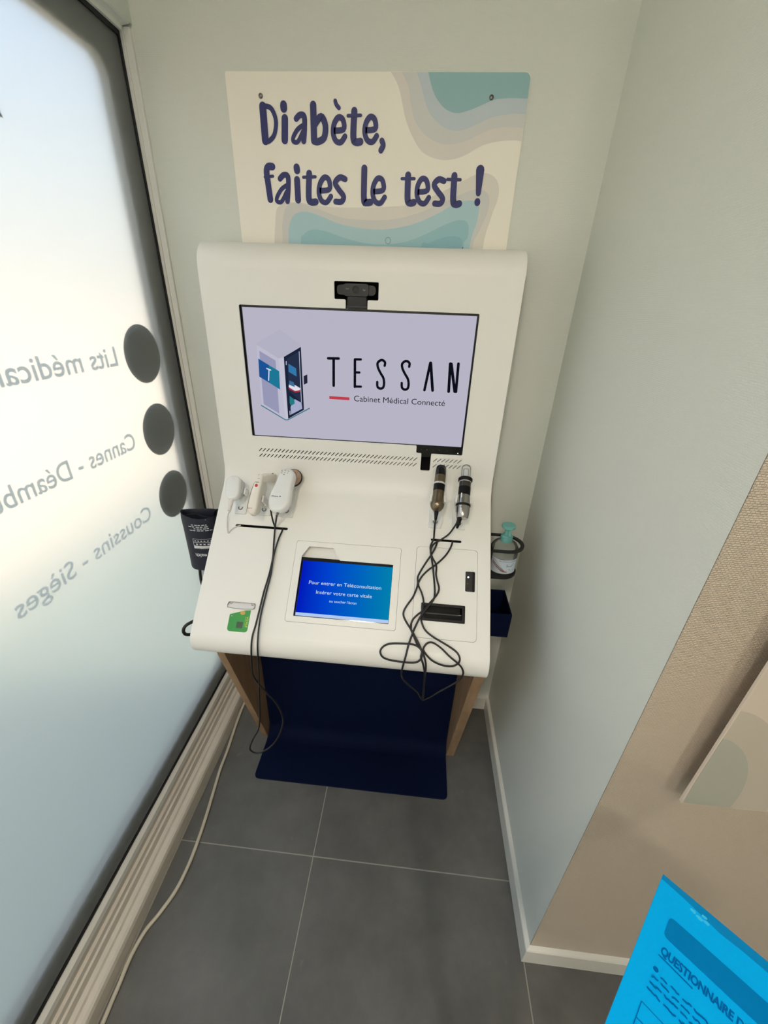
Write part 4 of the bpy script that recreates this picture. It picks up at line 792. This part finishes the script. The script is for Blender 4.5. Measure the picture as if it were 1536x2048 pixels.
barrel(d, 'base', P0, P1, [(0.5060, 0.0140), (0.5085, 0.0158), (0.522, 0.0178), (0.5385, 0.0184)], CHROME)
barrel(d, 'base_ring', P0, P1, [(0.5385, 0.0188), (0.5400, 0.0194), (0.5440, 0.0194), (0.5455, 0.0176)], BLACK)
barrel(d, 'body', P0, P1, [(0.5455, 0.0158), (0.5706, 0.0158)], CHROME)
barrel(d, 'grip_band', P0, P1, [(0.5706, 0.0160), (0.5940, 0.0160)], BLACK)
barrel(d, 'sleeve', P0, P1, [(0.5940, 0.0156), (0.6085, 0.0156)], mat('gunmetal', (92, 88, 84), 0.3, metal=0.9))
barrel(d, 'bright_ring', P0, P1, [(0.6085, 0.0166), (0.6105, 0.0166)], MATS['bright_ring'])
barrel(d, 'collar', P0, P1, [(0.6105, 0.0180), (0.6130, 0.0192), (0.6190, 0.0192), (0.6210, 0.0175)], BLACK)
CLEAR = clear_material('clear_plastic', (0.98, 0.99, 0.99), 0.16, 0.15)
barrel(d, 'clear_tip', P0, P1, [(0.6210, 0.0130), (0.6240, 0.0126), (0.6500, 0.0126), (0.6560, 0.0112), (0.6590, 0.0080), (0.6600, 0.0020)], CLEAR)
barrel(d, 'inner_tube', P0, P1, [(0.6210, 0.0080), (0.6480, 0.0076), (0.6500, 0.004)], CLEAR)
MB().prism(rrect(0.1310, 0.5150, 0.1368, 0.5375, 0.0008), 0.0855, 0.0872, Lo).build('name_plate', d, WPLAST)
MB().prism([circle(0.1339, 0.5325, 0.0019, 14), circle(0.1339, 0.5325, 0.0010, 14)], 0.0872, 0.0876, Lo).build('plate_mark', d, BLACK)
MB().prism(rrect(0.1325, 0.5600, 0.1352, 0.5730, 0.0006), 0.0825, 0.0845, Lo).build('switch', d, WPLAST)
aa = Lo(0.1340, 0.5090, 0.0665); cc = Lo(0.1285, 0.4830, 0.0500)
MB().lathe([(0, 0.0062), (0.010, 0.0056), (0.0105, 0.0046), (0.014, 0.0052), (0.0145, 0.0042), (0.018, 0.0046), (0.030, 0.0030)], aa, cc).build('cable_boot', d, BLACK, smooth=35)
MB().tube(DATA['cable_scope2'], 0.0025, 8).build('cable', d, CABLE, smooth=60)

# ================================================================== blood pressure cuff, left side
CX, CY, RXc, RYc = -0.590, 0.968, 0.056, 0.034
cuff = empty('pressure_cuff', (CX, CY, 0.795), 'rolled navy arm cuff with white print hanging beside kiosk', 'cuff')
CUFF = mat('cuff_fabric', (22, 27, 42), 0.62, bump=(260, 0.0006, 0.3))
b = MB(); rings = []
for z, k, dx, w in ((0.792, .93, -.004, .0), (0.797, .97, -.004, .001), (0.83, .99, -.003, .0012), (0.88, 1.0, -.002, .0), (0.93, 1.01, -.001, .0015), (0.958, 1.03, 0, .0), (0.974, 1.02, 0, .002), (0.979, 1.0, 0, .0), (0.976, .94, 0, 0), (0.955, .90, 0, 0), (0.82, .86, 0, 0)):
    row = []
    for j in range(40):
        t = 2 * math.pi * j / 40
        wob = 1 + 0.018 * math.sin(3 * t + z * 30) + w * 10 * math.sin(5 * t)
        zz = z + (0.004 * math.sin(t * 2 + 1) if z > 0.95 else 0) + (0.006 * math.cos(t) if z < 0.80 else 0)
        row.append((CX + dx + RXc * k * wob * math.cos(t), CY + RYc * k * wob * math.sin(t), zz))
    rings.append(row)
b.loft(rings); b.build('sleeve', cuff, CUFF, smooth=60)
# inner wrap: a spiral flap seen from above
pts = [(CX - 0.046 + 0.083 * t, CY + 0.010 * math.sin(5 * t) - 0.012 + 0.012 * t) for t in [k / 14 for k in range(15)]]
ring = [(x, y - 0.002, 0) for x, y in pts] + [(x, y + 0.002, 0) for x, y in reversed(pts)]
b = MB().prism([(p[0], p[1]) for p in ring], 0.83, 0.972, plain); b.build('inner_wrap', cuff, CUFF, smooth=50)
b = MB().box(CX - 0.058, CY - 0.004, 0.955, CX - 0.050, CY + 0.004, 0.984); b.build('fold_tab', cuff, CUFF, bevel=0.002)
def Cf(a, z, h):
    a += 0.009; z += 0.010
    t = max(-0.97, min(0.97, a / RXc)); rr = math.sqrt(1 - t * t)
    return (CX - .002 + a * 1.015, CY - RYc * 1.025 * rr - 0.0012 - h, z)
PRINT = mat('white_print', (214, 216, 220), 0.6)
def Cup(a, bb_, h): return Cf(-a, -bb_, h)                     # upside down on the hanging cuff
lettering('lettering', 'ealth', Cup, -0.010, -0.846, 0.034, 0.0120, 0.0002, PRINT, cuff, bold=0.015)
b = MB()
def band(a0, a1, z0, z1):
    n = 8; vs_ = []; fs = []
    for k in range(n + 1):
        a = a0 + (a1 - a0) * k / n; vs_ += [Cf(a, z0, 0.0003), Cf(a, z1, 0.0003)]
    for k in range(n): fs.append((2 * k, 2 * k + 2, 2 * k + 3, 2 * k + 1))
    b.add(vs_, fs)
zt = 0.898
band(-0.024, 0.040, zt - 0.001, zt); band(-0.024, 0.040, zt - 0.0125, zt - 0.0112); band(-0.024, 0.040, zt - 0.034, zt - 0.0235); band(-0.024, -0.0228, zt - 0.034, zt)
for k, (a0, a1) in enumerate(((-0.020, 0.040), (-0.030, 0.040), (-0.014, 0.040), (-0.028, 0.040))):
    for j in range(6):
        aa_ = a0 + (a1 - a0) * j / 6; band(aa_, aa_ + (a1 - a0) / 6 * (0.62 + 0.2 * ((j + k) % 2)), 0.944 - 0.0062 * k, 0.9464 - 0.0062 * k)
for j in range(6): band(-0.019 + 0.009 * j, -0.014 + 0.009 * j, zt - 0.0085, zt - 0.0055)
for j in range(5): band(-0.016 + 0.011 * j, -0.010 + 0.011 * j, zt - 0.0205, zt - 0.0165)
b.build('label_print', cuff, PRINT, recalc=False)
MB().prism([(0.020, 0.958), (0.026, 0.957), (0.023, 0.963)], 0, 0.0004, Cf).build('arrow_mark', cuff, PRINT)
lettering('label_text', 'ADULT CUFF', Cup, -0.022, -(zt - 0.0312), 0.040, 0.0050, 0.0006, mat('print_dark', (40, 44, 56), 0.6), cuff, bold=0.01)
cuff.location += Vector((-0.032, 0.057, -0.034))
MB().tube([(-0.652, 1.020, 0.768), (-0.653, 1.014, 0.735), (-0.650, 1.006, 0.705), (-0.632, 0.985, 0.688), (-0.598, 0.945, 0.682), (-0.572, 0.885, 0.692), (-0.580, 0.842, 0.700),
           (-0.600, 0.817, 0.697), (-0.606, 0.809, 0.680), (-0.600, 0.820, 0.660), (-0.575, 0.855, 0.648), (-0.540, 0.900, 0.640), (-0.518, 0.930, 0.640)], 0.0046, 10, k=6).build('air_hose', cuff, CABLE, smooth=60)
hk = MB().tube([(-0.5101, 1.030, 0.945), (-0.530, 1.030, 0.955), (-0.552, 1.030, 0.958), (-0.574, 1.028, 0.954), (-0.578, 1.028, 0.935)], 0.003, 8, k=4)
hk.build('cuff_hook', kiosk, BLACK, smooth=60)

# ================================================================== gel bottle, right side
gel = empty('gel_bottle', (BX, BY, 0.846), 'clear gel bottle with teal pump in black ring beside kiosk', 'bottle')
GEL = clear_material('gel_plastic', (0.86, 0.88, 0.86), 0.10, 0.1)
MB().lathe([(0, 0.036), (0.002, 0.0378), (0.006, 0.0384), (0.062, 0.0384), (0.074, 0.0370), (0.083, 0.031), (0.089, 0.020), (0.091, 0.0145), (0.096, 0.0140)], (BX, BY, 0.8468), (BX, BY, 1.0), n=40).build('body', gel, GEL, smooth=60)
TEAL = mat('teal_plastic', (104, 168, 160), 0.45)
MB().lathe([(0.0, 0.0165), (0.002, 0.0172), (0.015, 0.0165), (0.016, 0.0145), (0.019, 0.0130), (0.0195, 0.0095), (0.032, 0.0068), (0.038, 0.0070), (0.041, 0.0100), (0.0415, 0.0180), (0.0435, 0.0188), (0.0490, 0.0186), (0.0505, 0.0172), (0.0507, 0.002)], (BX, BY, 0.938), (BX, BY, 1.2), n=32).build('pump', gel, TEAL, smooth=40)
MB().tube([(BX, BY, 0.974), (BX + 0.001, BY - 0.012, 0.974), (BX - 0.001, BY - 0.028, 0.965)], 0.0042, 10).build('nozzle', gel, TEAL, smooth=60)
def Bt(a, z, h):                                             # a metres round the bottle from its front
    t = a / 0.0385; return (BX + (0.0386 + h) * math.sin(t), BY - (0.0386 + h) * math.cos(t), z)
n = 24
def wrap(name, a0, a1, z0, z1, m, h=0.0003, slope=0.0, dip=0.0):
    vs_ = []; fs = []
    for k in range(n + 1):
        u = k / n; a = a0 + (a1 - a0) * u; vs_ += [Bt(a, z0, h), Bt(a, z1 + slope * u - dip * math.sin(math.pi * u), h)]
    for k in range(n): fs.append((2 * k, 2 * k + 2, 2 * k + 3, 2 * k + 1))
    return MB().add(vs_, fs).build(name, gel, m, recalc=False)
wrap('label', -0.054, 0.040, 0.851, 0.896, mat('label_paper', (196, 208, 218), 0.5))
def Bp(pts, m, h, name): return MB().prism(pts, h - 0.0002, h, Bt).build(name, gel, m)
Bp(smooth_loop([(-0.045, 0.892), (-0.028, 0.889), (-0.014, 0.876), (0.000, 0.862), (0.010, 0.855), (-0.004, 0.857), (-0.022, 0.866), (-0.044, 0.876)], 3), mat('skin_print', (168, 104, 84), 0.6), 0.0007, 'hand_picture')
b = MB()
for dz in (0, 0.005): b.stroke([(-0.036, 0.886 - dz, .0022), (-0.016, 0.872 - dz, .0020), (0.0, 0.860 - dz * .5, .0014)], 0, 0.0012, Bt)
b.build('hand_picture', gel, mat('skin_dark', (92, 44, 34), 0.6), recalc=False)
lettering('lettering', 'GEL HYDROALCOOLIQUE', Bt, -0.018, 0.8895, 0.052, 0.0036, 0.0010, mat('label_ink', (70, 92, 128), 0.6), gel)
b = MB()
for k in range(3): b.stroke([(0.004, 0.882 - 0.0032 * k, .0012), (0.026 - 0.003 * k, 0.882 - 0.0032 * k, .0012)], 0, 0.0010, Bt)
b.prism(circle(0.014, 0.8665, 0.0013, 10), 0.0008, 0.0010, Bt)
b.stroke([(0.004, 0.8600, .0010), (0.028, 0.8620, .0010)], 0, 0.0010, Bt)
b.build('fine_print', gel, MATS['label_ink'], recalc=False)

# ================================================================== poster on the back wall
(px0, pz1), (px1, _) = DATA['poster_rect']; pz1 = 1.9615; pz0 = 1.46
def Wp(x, z, h): return (x, 1.1995 - h, z)
poster = empty('wall_poster', ((px0 + px1) / 2, 1.2018, pz0), 'cream and blue wave poster with navy French words above the kiosk', 'poster')
outline = fillet([(px0, pz0), (px1, pz0), (px1, pz1), (px0, pz1)], [.004, .004, .012, .004], 5)
PB = (px0, pz0, px1 - 0.0005, pz1 - 0.0005)
MB().prism(outline, -0.0044, 0, Wp).build('board', poster, mat('poster_cream', (248, 243, 230), 0.5))
tops = [(226, 221, 212), (214, 215, 212), (196, 208, 214), (148, 188, 192)]
bots = [(226, 222, 211), (213, 213, 209), (174, 208, 214), (152, 196, 204), (138, 186, 198)]
for nm, cols, key in (('t', tops, 'poster_top'), ('b', bots, 'poster_bot')):
    for i, (c, pts) in enumerate(zip(cols, DATA[key])):
        core = smooth_path(pts[:-2] if key == 'poster_top' else pts, 4)
        pp = core + (pts[-2:] if key == 'poster_top' else [])
        pp = clip_rect(pp, PB[0], PB[1], PB[2], PB[3])
        if key == 'poster_top':                               # keep inside the rounded corner
            pp = [p for p in pp if not (p[0] > px1 - 0.012 and p[1] > pz1 - 0.012)]
            k0 = max(range(len(pp)), key=lambda k: pp[k][0] * 0 + (pp[k][1] > pz1 - 0.02) * 1 + (pp[k][0] if pp[k][1] < pz1 - 0.012 else -9))
            cc = [(px1 - 0.0125 + 0.012 * math.cos(t), pz1 - 0.0125 + 0.012 * math.sin(t)) for t in [math.radians(a) for a in (0, 18, 36, 54, 72, 90)]]
            best = max(range(len(pp)), key=lambda k: (round(pp[k][0], 4), pp[k][1]))
            pp = pp[:best + 1] + cc + pp[best + 1:]
        MB().prism(pp, 0, 0.00012 + 0.00010 * i, Wp).build('wave_print', poster, mat('wave_' + nm + str(i), c, 0.5))
LETTER = mat('navy_letter', (30, 38, 104), 0.5)
for word in DATA['poster_words']:
    for lt in word:
        b = MB()
        for st in lt: b.stroke(st, 0, 0.0008, Wp)
        b.build('letter', poster, LETTER, recalc=False)
for (sx, sz) in DATA['poster_screws']:
    MB().lathe([(0, 0.0050), (0.0015, 0.0048), (0.003, 0.0030), (0.0032, 0.0005)], Wp(sx, sz, 0.0), Wp(sx, sz, 0.1), n=16).build('screw', poster, STEEL, smooth=40)
cx_, cz_ = DATA['poster_circle']
MB().prism([circle(cx_, cz_, 0.0072, 28), circle(cx_, cz_, 0.0060, 28)], 0, 0.0009, Wp).build('ring_print', poster, mat('ring_grey', (110, 150, 158), 0.5))
tx, tz = DATA['poster_tick']
MB().stroke([(tx, tz + 0.003, .0016), (tx - 0.0004, tz - 0.006, .0012)], 0, 0.0009, Wp).build('tick_print', poster, INK, recalc=False)

# ================================================================== sign board on the jutting wall
def Sj(x, z, h): return (x, 0.420 - h, z)
sign = empty('sign_board', (0.73, 0.44, 0.803), 'pale sign board standing off the beige wall at right', 'sign')
MB().prism([(0.476, 0.803), (0.98, 0.803), (0.98, 1.50), (0.476, 1.50)], -0.005, 0, Sj).build('board', sign, mat('sign_face', (214, 202, 186), 0.45), bevel=0.0006)
for i, (c, pts) in enumerate(zip([(196, 188, 172), (176, 178, 164)], DATA['sign_blobs'])):
    pp = clip_rect(smooth_path(pts[:-1], 3) + [pts[-1]], 0.4775, 0.8045, 0.979, 1.499)
    MB().prism(pp, 0, 0.0002 + 0.0002 * i, Sj).build('shape_print', sign, mat('shape_%d' % i, c, 0.5))
for x, z in ((0.94, 0.86), (0.94, 1.44), (0.70, 1.44), (0.70, 0.86)):
    MB().lathe([(0, 0.008), (0.032, 0.008)], (x, 0.457, z), (x, 0.425, z), n=16).build('standoff', sign, STEEL, smooth=40)

# ================================================================== blue sheet on its stand, bottom right
O = Vector((0.2586, 0.2069, 1.05)); E1 = Vector((0.73339, -0.67981, 0)); E2 = Vector((-0.67981, -0.73339, 0))
def Bs(a, d_, h): v = O + E1 * a + E2 * d_; return (v.x, v.y, v.z + h)
def Bsf(a, d_, h): return Bs(a, -d_, h)                        # text grows away from the reader's side
stand = empty('display_stand', (*Bs(0.105, 0.150, 0)[:2], 0.0), 'slim dark floor stand carrying the bright blue sheet', 'stand')
sx_, sy_, _ = Bs(0.105, 0.150, 0)
MB().prism([Bs(0.02, 0.02, 0)[:2], Bs(0.19, 0.02, 0)[:2], Bs(0.19, 0.28, 0)[:2], Bs(0.02, 0.28, 0)[:2]], 1.040, 1.0475, plain).build('tray', stand, DKFRAME, bevel=0.001)
MB().lathe([(0.0, 0.14), (0.012, 0.14), (0.016, 0.02), (0.02, 0.018), (1.04, 0.018)], (sx_, sy_, 0.0003), (sx_, sy_, 2), n=32).build('post', stand, DKFRAME, smooth=40)
sheet = empty('information_sheet', Bs(0.105, 0.150, -0.0024), 'bright blue printed questionnaire sheet in the bottom right corner', 'sheet')
BLUE = mat('blue_sheet', (0, 180, 255), 0.5, spec=0.08)
MB().prism([Bsf(0, 0, 0)[:2], Bs(0.21, 0, 0)[:2], Bs(0.21, 0.297, 0)[:2], Bs(0, 0.297, 0)[:2]], 1.0476, 1.05, plain).build('paper', sheet, BLUE)
DKB = mat('blue_print_dark', (0, 128, 196), 0.6, spec=0.05); MIDB = mat('blue_print_mid', (0, 104, 180), 0.6, spec=0.05); TAPEB = mat('tape_blue', (0, 138, 204), 0.3, spec=0.15)
MB().prism([(p[0], -p[1]) for p in fillet([(0.0135, 0.0288), (0.205, 0.0288), (0.205, 0.0490), (0.0135, 0.0470)], [.004, .001, .001, .004])], 0, 0.0003, Bsf).build('title_band', sheet, DKB)
lettering('lettering', 'QUESTIONNAIRE DE SATISFACTION', Bsf, 0.0150, -0.0605, 0.0480, 0.0066, 0.0004, MIDB, sheet, bold=0.03, fit='QUESTIONNAIRE')
b = MB().stroke([(0.0148, -0.0628, .0010), (0.038, -0.0637, .0010)], 0, 0.0004, Bsf); b.build('underline', sheet, MIDB, recalc=False)
random.seed(4)
b = MB()
for k, (a0, dd) in enumerate(((0.0202, 0.0748), (0.0150, 0.0796), (0.0150, 0.0842), (0.0146, 0.0893))):
    a = a0
    while a < 0.19:
        w = random.uniform(0.003, 0.010)
        pts = []; t = 0
        while t <= w: pts.append((a + t, -dd - 0.0007 + random.uniform(-.0005, .0006), .0012)); t += 0.0012
        if len(pts) > 2: b.stroke(pts, 0, 0.0004, Bsf)
        a += w + 0.0022
b.prism(circle(0.0158, -0.0736, 0.0018, 14), 0, 0.0004, Bsf)
b.build('body_text', sheet, MIDB, recalc=False)
b = MB()
for p_, q_ in (((0.0140, 0.1005), (0.19, 0.1005)), ((0.0140, 0.1005), (0.0140, 0.25)), ((0.0140, 0.1120), (0.19, 0.1120))): b.stroke([(p_[0], -p_[1], .0005), (q_[0], -q_[1], .0005)], 0, 0.0004, Bsf)
b.build('table_line', sheet, MIDB, recalc=False)
b = MB().prism([(0, -0.0001), (0.21, -0.0001), (0.21, -0.0085), (0.06, -0.0080), (0.045, -0.0092), (0.030, -0.0070), (0.018, -0.0058), (0.0, -0.0050)], 0.0, 0.0002, Bsf); b.build('tape', sheet, TAPEB)
PALE = mat('tape_torn', (60, 205, 255), 0.3)
b = MB()
for cx0, cy0, r in ((0.026, -0.0095, .0028), (0.031, -0.0110, .0030), (0.036, -0.0100, .0026), (0.0335, -0.0068, .0022)):
    b.prism([(cx0 + r * (0.6 + 0.5 * random.random()) * math.cos(t), cy0 + r * 0.6 * (0.6 + 0.5 * random.random()) * math.sin(t)) for t in [2 * math.pi * k / 11 for k in range(11)]], 0, 0.0003, Bsf)
b.build('torn_tape', sheet, PALE)

# ================================================================== loose cable on the floor
fc = MB().tube(DATA['floor_cable'], 0.0052, 10, k=5).build('floor_cable', None, mat('cream_cable', (196, 190, 172), 0.5), smooth=60)
fc['label'] = 'cream cable lying on the tiles along the window sill'; fc['category'] = 'cable'

# ================================================================== ceiling lights of the room behind
def ceiling_light(x, y, power, label):
    t = empty('ceiling_light', (x, y, 2.6), label, 'light')
    MB().prism([circle(x, y, 0.095, 32), circle(x, y, 0.080, 32)], 2.590, 2.5995, plain).build('trim_ring', t, ALUW)
    MB().prism(circle(x, y, 0.079, 32), 2.594, 2.5985, plain).build('diffuser', t, emission_material('lamp_glow', (255, 241, 226), power))
for x, y, lb in ((-0.35, -0.92, 'round ceiling downlight nearest the window and kiosk'), (-0.35, -2.1, 'round ceiling downlight at the rear of the room next to window'),
                 (0.55, -1.55, 'round ceiling downlight in the middle of the room')):
    ceiling_light(x, y, LAMP, lb)
